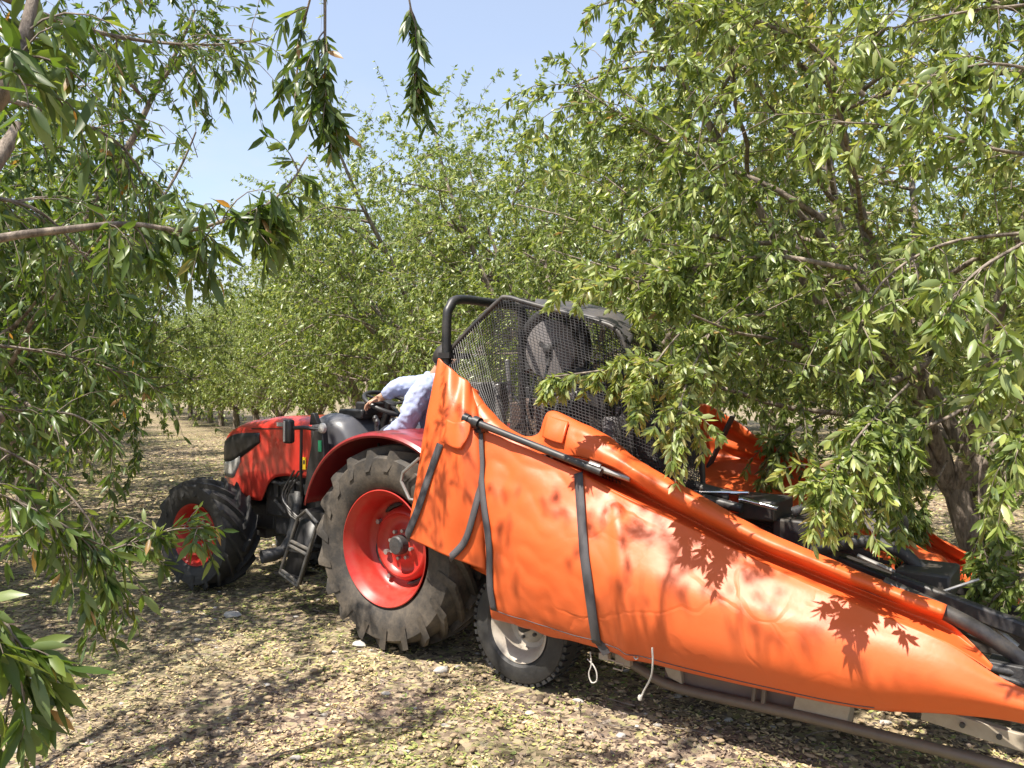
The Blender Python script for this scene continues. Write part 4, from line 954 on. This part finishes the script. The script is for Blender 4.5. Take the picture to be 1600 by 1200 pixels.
# the big tree the shaker backs up to
def big_tree():
    loc = V3((3.25, 5.45, 0)); rng = np.random.default_rng(7)
    wd, sh = tree_skeleton(rng, 6.2, 3.2, trunk_h=.95, n_limb=7, n_sec=14, n_sh=13, lean=(-.16, .05), shoot_len=(.5, 1.0), droop=-.7)
    sh = np.concatenate([sh, fill(rng, 2000, (-.2, -.5, 3.1), (3.3, 2.7, 2.6), (.3, .65), thr=-.05, freq=1.4, droop=-.6, seed=3)])
    wd[0] = (cr_spline([(.05, 0, -.1), (0, 0, .35), (-.10, .02, .7), (-.16, .05, .95)], 10), np.linspace(.115, .085, 10))
    wd[1:] = [(p_, r_ * .85) for p_, r_ in wd[1:]]
    # second and third stems
    wd.append((cr_spline([(.06, -.05, -.05), (.10, -.06, .4), (-.02, -.02, .9), (-.25, .1, 1.5), (-.7, .2, 2.3), (-1.3, .1, 2.9)], 12), np.linspace(.085, .02, 12)))
    wd.append((cr_spline([(.28, -.45, -.1), (.34, -.50, .35), (.22, -.52, .75), (.34, -.45, 1.2), (.55, -.3, 1.9), (.7, -.5, 2.8)], 12), np.linspace(.10, .03, 12)))
    # low boughs reaching over the machine
    ext = []
    def bough(px, r, n_s, ln, seed, spread=.5):
        rg = np.random.default_rng(seed); p = cr_spline([W(*q) - loc for q in px], 14); wd.append((p, np.linspace(r, .004, 14)))
        for k in range(n_s):
            t = rg.uniform(.15, 1) * 13; a = min(int(t), 12); b0 = p[a] + (p[a + 1] - p[a]) * (t - a)
            ext.append(grow(rg, b0, nrm(p[a + 1] - p[a]) * .5 + rg.normal(size=3) * spread, rg.uniform(*ln), 6, -1.0, .1))
    bough([(1460, 560, 4.9), (1370, 600, 4.6), (1290, 540, 4.4), (1220, 490, 4.2)], .028, 26, (.3, .6), 1)
    bough([(1290, 345, 4.0), (1200, 290, 4.0), (1100, 250, 4.1), (1000, 200, 4.2), (900, 130, 4.4)], .018, 50, (.3, .7), 2)
    bough([(1330, 420, 3.8), (1200, 400, 3.9), (1080, 420, 4.0), (1000, 440, 4.0), (930, 450, 4.0)], .014, 50, (.2, .4), 3)
    bough([(1220, 490, 4.0), (1130, 500, 3.9), (1090, 560, 3.6), (1066, 620, 3.4), (1050, 690, 3.28)], .008, 44, (.16, .34), 4, .4)
    bough([(1150, 520, 3.9), (1050, 550, 3.9), (960, 575, 3.85), (855, 590, 3.8)], .007, 22, (.08, .2), 5, .35)
    bough([(1080, 500, 3.9), (1030, 560, 3.7), (1000, 620, 3.5), (985, 660, 3.42)], .006, 16, (.12, .24), 16, .35)
    bough([(1420, 600, 3.7), (1360, 660, 3.3), (1315, 720, 3.05), (1288, 790, 2.92)], .008, 32, (.14, .32), 6, .4)
    bough([(1560, 560, 3.4), (1500, 640, 3.3), (1420, 680, 3.3), (1370, 740, 3.3)], .012, 40, (.25, .5), 7, .4)
    bough([(1600, 620, 4.2), (1540, 700, 4.0), (1530, 800, 3.9), (1545, 900, 3.8)], .009, 36, (.2, .4), 8, .35)
    bough([(1700, 800, 3.6), (1620, 880, 3.6), (1560, 930, 3.6), (1530, 960, 3.7)], .008, 26, (.2, .35), 9, .4)
    bough([(1300, 640, 4.9), (1230, 680, 4.8), (1190, 760, 4.7)], .008, 20, (.2, .4), 10, .4)
    bough([(1480, 620, 4.3), (1430, 700, 4.2), (1400, 770, 4.1), (1385, 815, 4.05)], .008, 26, (.15, .32), 14, .4)
    bough([(1480, 720, 4.4), (1440, 800, 4.2), (1420, 860, 4.1)], .007, 16, (.12, .25), 15, .4)
    bough([(1350, 150, 3.8), (1250, 60, 3.8), (1120, 20, 3.9), (1000, -10, 4.0)], .014, 46, (.3, .6), 12, .5)
    sh = np.concatenate([sh, np.array(ext)])
    ww = sh[:, -1] + loc; px, py = project(ww); pm, qm = project(sh[:, 3] + loc); dep = ww[:, 1]
    ne = len(ext); own = np.zeros(len(sh), bool); own[-ne:] = True
    low = np.interp(px, [700, 800, 960, 1100, 1250, 1400, 1480, 1550, 1700], [430, 455, 520, 640, 720, 750, 710, 700, 780])
    keep = (py < low) & (px > 840) & (dep > 2.4)
    keep &= ~((px < 1120) & (py < np.interp(px, [840, 900, 960, 1020, 1120], [240, 150, 170, 60, -200])))
    lowe = np.interp(px, [780, 820, 960, 1010, 1030, 1090, 1110, 1230, 1310, 1330, 1400, 1440, 1480, 1600], [600, 645, 650, 690, 770, 740, 700, 850, 870, 830, 880, 905, 960, 1010])
    keep = np.where(own, py < lowe, keep)
    keep &= ~((px > 1452) & (px < 1540) & (py > 705) & (py < 915))
    keep &= ~((px > 790) & (px < 955) & (py > 488) & (py < 575))
    sh = sh[keep]
    b, d, s_ = leaves_on(rng, sh, 64, .058, .32)
    nl = len(b)
    tint = np.clip(rng.beta(2.2, 2.3, nl) + .12 * np.sin(b[:, 0] * 3 + b[:, 2] * 2.1), 0, .97); tint[rng.random(nl) < .006] = 1
    cm = leaf_mesh('crown_mesh', b, d, s_, rng.uniform(.27, .40, nl), rng, M['leaf'], 0, tint, twigs_geo(sh, .0035, .0012))
    tree_obj(wood_mesh('trunk_mesh', wd, 12), cm, tuple(loc), 0, 1, 'large leafy almond tree with three stems right behind the folded shaker head', 'almond trees of the tractor row')
big_tree()

# the tree whose boughs hang into the picture at the left, close to the photographer
def near_tree():
    loc = V3((-2.55, 2.1, 0)); rng = np.random.default_rng(3); wd = []; sh = []
    wd.append((cr_spline([(0, 0, -.1), (.03, .02, .5), (0, .05, 1.0)], 8), np.linspace(.15, .11, 8)))
    for (a, b_, c) in (((.1, .1, 1.0), (.6, .15, 1.9), (1.1, .1, 2.9)), ((0, .1, 1.0), (.2, .8, 1.8), (.3, 1.5, 2.8)), ((0, 0, 1.0), (-.5, -.3, 2.0), (-1, -.6, 3.2)), ((0, 0, 1), (.5, -.6, 2), (.8, -1.3, 3)), ((0, .05, .95), (.35, .5, 1.25), (.6, .9, 1.5))):
        wd.append((cr_spline([a, b_, c], 10), np.linspace(.075, .028, 10)))
    def bough(px, r, n_s, ln, seed, spread=.5, pull=-1.0, t0=.1):
        rg = np.random.default_rng(seed); p = cr_spline([W(*q) - loc for q in px], 16)
        if px[0][0] < -100: wd.append((cr_spline([V3((0, 0, .95)), (p[0] * .55 + V3((0, 0, .43))), p[0], p[1]], 10), np.linspace(max(r * 1.7, .03), r * .95, 10)))
        wd.append((p, np.linspace(r, .0025, 16)))
        for k in range(n_s):
            t = rg.uniform(t0, 1) * 15; a = min(int(t), 14); b0 = p[a] + (p[a + 1] - p[a]) * (t - a)
            sh.append(grow(rg, b0, nrm(p[a + 1] - p[a]) * .55 + rg.normal(size=3) * spread, rg.uniform(*ln), 6, pull, .1))
    bough([(-420, 420, 1.9), (-100, 400, 1.95), (0, 372, 2.0), (110, 358, 2.05), (200, 350, 2.1), (290, 360, 2.15), (350, 345, 2.15), (405, 325, 2.2)], .015, 30, (.08, .2), 31, .5, -1.0, .45)
    bough([(330, 352, 2.15), (400, 330, 2.2), (450, 290, 2.25), (480, 245, 2.3)], .004, 12, (.06, .14), 32, .4)
    bough([(-300, 260, 1.5), (-60, 190, 1.35), (20, 110, 1.35), (60, -40, 1.45), (120, -300, 1.7)], .026, 22, (.12, .25), 33)
    bough([(60, -40, 1.45), (300, -330, 2.2), (480, -260, 2.4), (505, -60, 2.45), (508, 90, 2.45), (512, 190, 2.45)], .010, 36, (.08, .17), 34, .28, -1.2, .55)
    bough([(300, -330, 2.2), (560, -380, 2.6), (640, -200, 2.7), (636, -30, 2.7), (652, 60, 2.7), (650, 150, 2.7)], .007, 22, (.06, .13), 35, .26, -1.2, .62)
    bough([(500, -60, 2.45), (470, 60, 2.6), (462, 150, 2.6)], .004, 10, (.1, .2), 36, .3, -1.1)
    bough([(-250, 100, 2.4), (-60, 140, 2.6), (60, 170, 2.8), (180, 220, 3.0), (240, 300, 3.1)], .014, 30, (.2, .4), 37)
    bough([(-300, 250, 2.2), (-60, 300, 2.3), (60, 330, 2.4), (150, 420, 2.5)], .010, 18, (.15, .35), 38)
    bough([(-200, -100, 2.6), (60, 20, 3.0), (200, 60, 3.3), (330, 70, 3.6), (420, 60, 3.8)], .014, 46, (.25, .5), 39)
    bough([(-250, 800, 1.3), (-80, 900, 1.25), (0, 960, 1.2), (30, 1040, 1.2), (40, 1130, 1.2)], .006, 13, (.06, .14), 40, .35, -.8, .35)
    bough([(-250, 700, 1.8), (-40, 760, 2.0), (60, 800, 2.1), (150, 850, 2.2)], .007, 18, (.12, .25), 41, .4)
    bough([(-200, 740, 2.7), (0, 840, 2.75), (120, 870, 2.8), (200, 850, 2.8), (270, 828, 2.8), (318, 825, 2.8)], .006, 18, (.08, .2), 42, .35, -.5, .4)
    bough([(-150, 640, 3.0), (40, 720, 3.1), (130, 800, 3.1), (180, 900, 3.1), (150, 960, 3.1)], .006, 22, (.15, .3), 43, .45)
    bough([(-200, 600, 3.2), (20, 640, 3.3), (120, 650, 3.4), (180, 700, 3.4)], .009, 28, (.2, .4), 44)
    bough([(-200, 520, 3.3), (0, 540, 3.5), (120, 560, 3.7), (210, 590, 3.8)], .010, 34, (.2, .4), 45)
    S = np.array(sh); rng = np.random.default_rng(5)
    qx, qy = project(S[:, -1] + loc); S = S[~((qx > 440) & (qy < 330) & (rng.random(len(S)) < .42))]
    S = np.concatenate([S, fill(rng, 300, (.9, .1, 4.3), (2.3, 1.9, .9), (.2, .45), freq=1.3, thr=.0, seed=8)])  # overhead shoots out of view, added to cast dappled shade on ground and tarpaulin
    b, d, s_ = leaves_on(rng, S, 16, .070, .6, whorl=2); nl = len(b)
    tint = np.clip(rng.beta(2.2, 2.4, nl), 0, .96); tint[rng.random(nl) < .012] = 1
    cm = leaf_mesh('crown_mesh', b, d, s_, rng.uniform(.22, .32, nl), rng, M['leaf_shaded'], 0, tint, twigs_geo(S, .0028, .0010))
    tree_obj(wood_mesh('trunk_mesh', wd, 12), cm, tuple(loc), 0, 1, 'nearest almond tree whose dark boughs with large leaves hang in from the left edge', 'almond trees left of the alley')
near_tree()

# left tree seen just behind it, pruned on the alley side
def left_tree():
    loc = V3((-4.3, 5.9, 0)); rng = np.random.default_rng(17)
    wd, sh = tree_skeleton(rng, 6.0, 2.9, trunk_h=.9, n_limb=6, n_sec=12, n_sh=12, shoot_len=(.4, .85), droop=-1.0)
    sh = np.concatenate([sh, fill(rng, 1000, (0, 0, 3.0), (2.8, 2.8, 2.4), (.3, .7), thr=.02, seed=5), fill(rng, 1300, (-.2, 0, 2.2), (2.9, 2.7, 1.5), (.3, .6), thr=-.1, seed=6, zmin=.9)])
    px, py = project(sh[:, -1] + loc)
    lim = np.interp(py, [-200, 0, 100, 180, 230, 330, 420, 700, 900], [470, 430, 415, 330, 265, 240, 235, 225, 150])
    keep = (px < lim) & (rng.random(len(sh)) < np.interp(py, [0, 200, 350, 600, 760, 860], [.7, .75, .95, .95, .7, 0]))
    gap = (px > 215) & (px < 335) & (py > 120) & (py < 240); keep &= ~gap
    sh = sh[keep]
    def okw(p):
        x_, y_ = project(p[-1] + loc); return x_ < float(np.interp(y_, [-200, 0, 100, 230, 330, 420, 700, 900], [450, 420, 410, 300, 225, 205, 195, 120])) - 10
    wd = [q for k_, q in enumerate(wd) if k_ == 0 or q[1][0] > .035 or okw(q[0])]
    b, d, s_ = leaves_on(rng, sh, 40, .070, .45); nl = len(b)
    cm = leaf_mesh('crown_mesh', b, d, s_, rng.uniform(.26, .36, nl), rng, M['leaf_shaded'], 0, None, twigs_geo(sh, .0032, .0012))
    tree_obj(wood_mesh('trunk_mesh', wd, 10), cm, tuple(loc), 0, 1, 'almond tree filling the upper left of the view, behind the nearest hanging boughs', 'almond trees left of the alley')
left_tree()

# right-edge tree close to the photographer, pale sunlit leaves
def right_tree():
    loc = V3((4.9, 2.3, 0)); rng = np.random.default_rng(23)
    wd, sh = tree_skeleton(rng, 5.6, 2.7, n_limb=5, n_sec=11, n_sh=11)
    px, py = project(sh[:, -1] + loc); inview = (sh[:, -1, 1] + loc[1] > .3) & (px > -200) & (px < 1700)
    sh = sh[~(inview & ((px < 1380) | (py > 620)))]
    ext = []
    def bough(px, r, n_s, ln, seed, spread=.45, pull=-1.0, t0=.15):
        rg = np.random.default_rng(seed); p = cr_spline([W(*q) - loc for q in px], 14); wd.append((p, np.linspace(r, .003, 14)))
        if px[0][0] > 1780: wd.append((cr_spline([V3((0, 0, .85)), (p[0] * .55 + V3((0, 0, .40))), p[0], p[1]], 10), np.linspace(.028, r * .95, 10)))
        for k in range(n_s):
            t = rg.uniform(t0, 1) * 13; a = min(int(t), 12); b0 = p[a] + (p[a + 1] - p[a]) * (t - a)
            ext.append(grow(rg, b0, nrm(p[a + 1] - p[a]) * .5 + rg.normal(size=3) * spread, rg.uniform(*ln), 6, pull, .1))
    bough([(1900, 300, 2.6), (1700, 330, 2.5), (1600, 380, 2.45), (1520, 430, 2.4), (1470, 500, 2.4)], .010, 20, (.10, .24), 1)
    bough([(1900, 150, 2.6), (1700, 130, 2.6), (1560, 100, 2.6), (1450, 120, 2.65)], .010, 24, (.12, .28), 2)
    bough([(1900, 480, 2.5), (1700, 500, 2.45), (1600, 540, 2.4), (1560, 600, 2.4)], .008, 16, (.10, .24), 3)
    bough([(1800, 230, 3.0), (1600, 240, 3.0), (1420, 200, 3.0), (1300, 190, 3.0)], .010, 26, (.12, .28), 4)
    bough([(1850, 340, 2.9), (1650, 360, 2.9), (1480, 380, 2.9), (1380, 440, 2.9), (1340, 520, 2.9)], .009, 30, (.12, .28), 5)
    bough([(1900, -60, 3.0), (1650, 0, 3.0), (1500, 20, 3.0), (1330, 60, 3.0)], .010, 26, (.15, .3), 6)
    bough([(1850, 640, 2.9), (1700, 640, 2.9), (1600, 680, 2.9), (1560, 760, 2.9)], .007, 18, (.12, .26), 7)
    S = np.concatenate([sh, np.array(ext)])
    b, d, s_ = leaves_on(rng, sh, 32, .066, .4); b2, d2, s2 = leaves_on(rng, np.array(ext), 21, .068, .4, whorl=3)
    b, d, s_ = np.vstack([b, b2]), np.vstack([d, d2]), np.concatenate([s_, s2]); nl = len(b)
    cm = leaf_mesh('crown_mesh', b, d, s_, rng.uniform(.26, .36, nl), rng, M['leaf'], 0, None, twigs_geo(S, .003, .0012))
    tree_obj(wood_mesh('trunk_mesh', wd, 10), cm, tuple(loc), 0, 1, 'almond tree off the right edge whose large pale leaves hang in at the right', 'almond trees of the tractor row')
right_tree()

TR = random.Random(4)
def place(vs_, k, x, y, label, group, sc=None):
    tm, cm = vs_[k % len(vs_)]
    tree_obj(tm, cm, (x, y, 0), TR.uniform(0, 6.28), sc or TR.uniform(.92, 1.05), label, group)
GA, GB, GL = 'almond trees of the tractor row', 'almond trees of the rows beyond', 'almond trees left of the alley'
A = lambda t: (-11.3 + .5 * t, 30.6 - .866 * t)
near_lab = ['almond tree directly behind the net cage of the shaker', 'almond tree with bare forked limbs showing above the driver', 'almond tree above the red tractor hood',
            'almond tree just left of and behind the tractor hood', 'almond tree fifth behind the tractor, dense to the ground']
for i, (t, lb) in enumerate(zip((24.4, 20.4, 16.6, 12.9, 9.3), near_lab)):
    x, y = A(t); place(MID, i + 1, x, y, lb, GA, [.93, 1.18, 1.04, .88, .86][i])
ordn = ['nearest trunk in the gap left of the hood', 'second trunk leftwards from the hood', 'third trunk leftwards from the hood', 'fourth trunk leftwards from the hood', 'fifth trunk leftwards from the hood', 'leftmost and farthest trunk in the gap left of the hood']
for i, t in enumerate((0, -2.5, -5.9, -8.2, -12.5, -15.9)):
    x, y = A(t); place(FAR, i, x, y, 'distant tractor row almond tree, ' + ordn[i], GA, .88)
for i, t in enumerate((6.1, 3.0, -21)):
    x, y = A(t); place(FAR, i + 1, x, y, ['almond tree sixth behind the tractor, trunk hidden by the hood', 'almond tree seventh behind the tractor, at the front end of the hood', 'last almond tree at the far end of the tractor row'][i], GA, .88)
for i, (x, y) in enumerate([(.1, 23.3), (2.1, 19.8), (4.1, 16.4), (6.1, 12.9), (8.1, 9.6), (-1.9, 26.8), (-3.9, 30.2), (-5.9, 33.7), (3.5, 29.9), (5.6, 26.4), (7.6, 23), (9.6, 19.5), (11.6, 16), (1.5, 33.4), (13.8, 20), (12, 24), (9.6, 28), (7.4, 32), (15.5, 23.5)]):
    place(MID if y < 17.5 else FAR, i, x, y, 'almond tree in the rows beyond, seen between the nearer crowns', GB)
for i, (x, y, lb) in enumerate([(-5.9, 9.6, 'almond tree with dark leaning limbs at the left, second in its row'), (-8.4, 13.1, 'almond tree at the left edge, third in its row'), (-10.6, 17.0, 'left row almond tree whose short trunk shows under its crown')]):
    place(MID, i, x, y, lb, GL, .98)
for i, t in enumerate((4, 8, 12, 16, 20.5, 25)):
    place(FAR, i, -10.6 - .5 * t, 17 + .866 * t, 'distant almond tree in the left row beside the alley', GL, .9)

# ------------------------------------------------------------------ ground and litter
def gz(x, y): return .022 * mnoise.noise(Vector((x * .7, y * .7, 0))) + .014 * mnoise.noise(Vector((x * 2.3, y * 2.3, 4))) + .016 * max(0, mnoise.noise(Vector((x * 5.5, y * 5.5, 9)))) + .006 * mnoise.noise(Vector((x * 13, y * 13, 2))) - .010
def ground():
    n = 400; s_ = np.linspace(-1, 1, n); c = np.sinh(s_ * 7.0) / math.sinh(7.0) * 450
    X, Y = np.meshgrid(c, c + 4, indexing='ij')
    fade = np.clip(1 - np.hypot(X, Y - 4) / 60, 0, 1)
    Z = np.array([[gz(x, y) if abs(x) < 40 and abs(y) < 60 else 0 for x, y in zip(rx, ry)] for rx, ry in zip(X, Y)]) * fade
    G = np.stack([X, Y, Z], -1).reshape(-1, 3); i = np.arange(n - 1)
    I, J = np.meshgrid(i, i, indexing='ij'); q = (I * n + J).ravel()
    F = np.stack([q, q + n, q + n + 1, q + 1], 1)
    m = bpy.data.materials.new('orchard_floor'); m.use_nodes = True; nt = m.node_tree; N = nt.nodes; L = nt.links; p = N['Principled BSDF']
    p.inputs['Roughness'].default_value = .95; p.inputs['Specular IOR Level'].default_value = .15
    tc = N.new('ShaderNodeTexCoord')
    def noise(scale, det=5, rough=.6):
        q = N.new('ShaderNodeTexNoise'); q.inputs['Scale'].default_value = scale; q.inputs['Detail'].default_value = det; q.inputs['Roughness'].default_value = rough; L.new(tc.outputs['Object'], q.inputs['Vector']); return q
    v = N.new('ShaderNodeTexVoronoi'); v.inputs['Scale'].default_value = 34; v.inputs['Randomness'].default_value = 1
    nd = noise(9, 4); ad = N.new('ShaderNodeMix'); ad.data_type = 'VECTOR'; ad.inputs[0].default_value = .06
    L.new(tc.outputs['Object'], ad.inputs[4]); L.new(nd.outputs['Color'], ad.inputs[5]); L.new(ad.outputs[1], v.inputs['Vector'])
    cr = N.new('ShaderNodeValToRGB'); e = cr.color_ramp.elements
    cols = [(0, (.06, .042, .034)), (.25, (.16, .115, .09)), (.5, (.26, .195, .145)), (.75, (.44, .345, .23)), (.9, (.24, .23, .10)), (1, (.36, .30, .25))]
    while len(e) < len(cols): e.new(.5)
    for k, (a, b_) in enumerate(cols): e[k].position = a; e[k].color = (*b_, 1)
    sp = N.new('ShaderNodeSeparateColor'); L.new(v.outputs['Color'], sp.inputs[0]); L.new(sp.outputs[0], cr.inputs[0])
    big = noise(.55, 5); mr = N.new('ShaderNodeMapRange'); mr.inputs[1].default_value = .42; mr.inputs[2].default_value = .66; mr.inputs[3].default_value = 0; mr.inputs[4].default_value = .55; L.new(big.outputs['Fac'], mr.inputs[0])
    mg = N.new('ShaderNodeMix'); mg.data_type = 'RGBA'; mg.inputs[7].default_value = (.15, .15, .06, 1); L.new(mr.outputs[0], mg.inputs[0]); L.new(cr.outputs[0], mg.inputs[6])
    L.new(mg.outputs[2], p.inputs['Base Color'])
    bp = N.new('ShaderNodeBump'); bp.inputs['Strength'].default_value = .8; bp.inputs['Distance'].default_value = .015; L.new(sp.outputs[1], bp.inputs['Height']); L.new(bp.outputs[0], p.inputs['Normal'])
    o = bpy.data.objects.new('ground', fast_mesh('ground', G, [F], None, m, True)); COL.objects.link(o); tag(o, 'orchard floor of dry soil and old leaf litter', 'ground', kind='structure')
ground()
def litter():
    rng = np.random.default_rng(9); n = 260000
    # density falls with distance, as far as single leaves can be told apart
    Y = 1.4 * np.exp(rng.random(n) * math.log(26 / 1.4)); X = Y * rng.uniform(-.75, .75, n)
    # clumps
    z = np.array([gz(x, y) for x, y in zip(X, Y)]) * np.clip(1 - np.hypot(X, Y - 4) / 60, 0, 1) + rng.uniform(.001, .014, n)
    base = np.stack([X, Y, z], 1); az = rng.uniform(0, 6.28, n)
    d = np.stack([np.cos(az), np.sin(az), rng.normal(0, .16, n)], 1)
    size = rng.uniform(.009, .034, n) * np.clip(Y / 5, 1, 2.6)
    cl = np.array([mnoise.noise(Vector((x * .9, y * .9, 7))) for x, y in zip(X, Y)])
    cl2 = np.array([mnoise.noise(Vector((x * 3.0, y * 3.0, 2))) for x, y in zip(X, Y)])
    tint = np.clip(.40 + .55 * cl2 + .25 * cl + rng.normal(0, .22, n), 0, .74)
    gm = rng.random(n) < np.clip(.26 + 1.1 * cl, .06, .75); tint[gm] = rng.uniform(.78, 1, gm.sum())
    keepd = rng.random(n) < np.clip(.85 + 1.6 * cl2, .22, 1)
    base, d, size, tint = base[keepd], d[keepd], size[keepd], tint[keepd]; n = len(base)
    # flat-ish blades
    nn = nrm(np.stack([rng.normal(0, .42, n), rng.normal(0, .42, n), np.ones(n)], 1)); d = nrm(d); s_ = nrm(np.cross(d, nn)); nn = np.cross(s_, d)
    pr = [(0, 0, 0), (.3, -.5, .02), (.7, -.42, .02), (1, 0, .10), (.7, .42, .02), (.3, .5, .02), (.5, 0, -.06)]
    wd_ = size * rng.uniform(.2, .5, n); V = np.empty((n, 7, 3), np.float32)
    for i, (u, v, c) in enumerate(pr): V[:, i] = base + d * (size * u)[:, None] + s_ * (wd_ * v)[:, None] + nn * (size * c)[:, None]
    f = np.array([(6, 1, 0), (6, 2, 1), (6, 3, 2), (6, 4, 3), (6, 5, 4), (6, 0, 5)]); F = ((np.arange(n) * 7)[:, None, None] + f[None]).reshape(-1, 3)
    o = bpy.data.objects.new('leaf_litter', fast_mesh('leaf_litter', V.reshape(-1, 3), [F], np.repeat(tint, 7), M['litter'])); COL.objects.link(o)
    tag(o, 'dry tan and green fallen leaves and hulls strewn over the orchard floor', 'leaf litter', kind='stuff')
    # pale stones
    rr = random.Random(3)
    b = MB()
    for k in range(220):
        y = rr.uniform(1.9, 8); x = y * rr.uniform(-.7, .5); s0 = rr.uniform(.006, .022) * (2.4 if rr.random() < .07 else 1)
        pts = []; 
        for i in range(5):
            th = math.pi * i / 4
            for j in range(7):
                ph = 2 * math.pi * j / 7; r = s0 * (1 + .35 * rr.uniform(-1, 1)) * math.sin(th) if 0 < i < 4 else 0
                pts.append((x + r * math.cos(ph) * 1.3, y + r * math.sin(ph), gz(x, y) + s0 * .25 + s0 * .55 * math.cos(th)))
        b.add(pts, [(i * 7 + j, i * 7 + (j + 1) % 7, (i + 1) * 7 + (j + 1) % 7, (i + 1) * 7 + j) for i in range(4) for j in range(7)])
    o = b.build('pebbles', M['stone'], None, angle=60); tag(o, 'small pale stones lying among the leaf litter', 'pebbles', kind='stuff')
litter()

def debris():
    rr = random.Random(12); b = MB(); rg = np.random.default_rng(2)
    for k in range(420):
        y = rr.uniform(1.8, 11); x = y * rr.uniform(-.7, .5); a = rr.uniform(0, 6.28); L_ = rr.uniform(.05, .24)
        pts = []
        for i in range(4):
            px_ = x + math.cos(a) * L_ * i / 3 + rr.uniform(-.006, .006); py_ = y + math.sin(a) * L_ * i / 3 + rr.uniform(-.006, .006)
            pts.append((px_, py_, gz(px_, py_) + .016 + rr.uniform(0, .008)))
        b.tube(pts, [.0035, .003, .0025, .0015], 4)
    o = b.build('fallen_twigs', M['bark'], None); tag(o, 'thin dead twigs scattered among the fallen leaves', 'twigs', kind='stuff')
    b = MB()
    for k in range(900):
        y = rr.uniform(1.8, 9); x = y * rr.uniform(-.7, .5); a = rr.uniform(0, 6.28); s0 = rr.uniform(.011, .017); pts = []
        for i in range(6):
            th = math.pi * i / 5
            for j in range(6):
                ph = 2 * math.pi * j / 6; u_ = math.cos(th) * s0 * 1.5; v_ = math.sin(th) * math.cos(ph) * s0; w_ = math.sin(th) * math.sin(ph) * s0 * .6
                pts.append((x + u_ * math.cos(a) - v_ * math.sin(a), y + u_ * math.sin(a) + v_ * math.cos(a), gz(x, y) + .018 + w_))
        b.add(pts, [(i * 6 + j, i * 6 + (j + 1) % 6, (i + 1) * 6 + (j + 1) % 6, (i + 1) * 6 + j) for i in range(5) for j in range(6)])
    m = mat('almond_hull', (0.20, 0.13, 0.08), 0.85, col2=(0.46, 0.36, 0.22), vscale=9, bump=.5, bscale=120)
    o = b.build('almond_hulls', m, None, angle=180); tag(o, 'brown almond hulls lying on the orchard floor', 'almond hulls', kind='stuff')
debris()
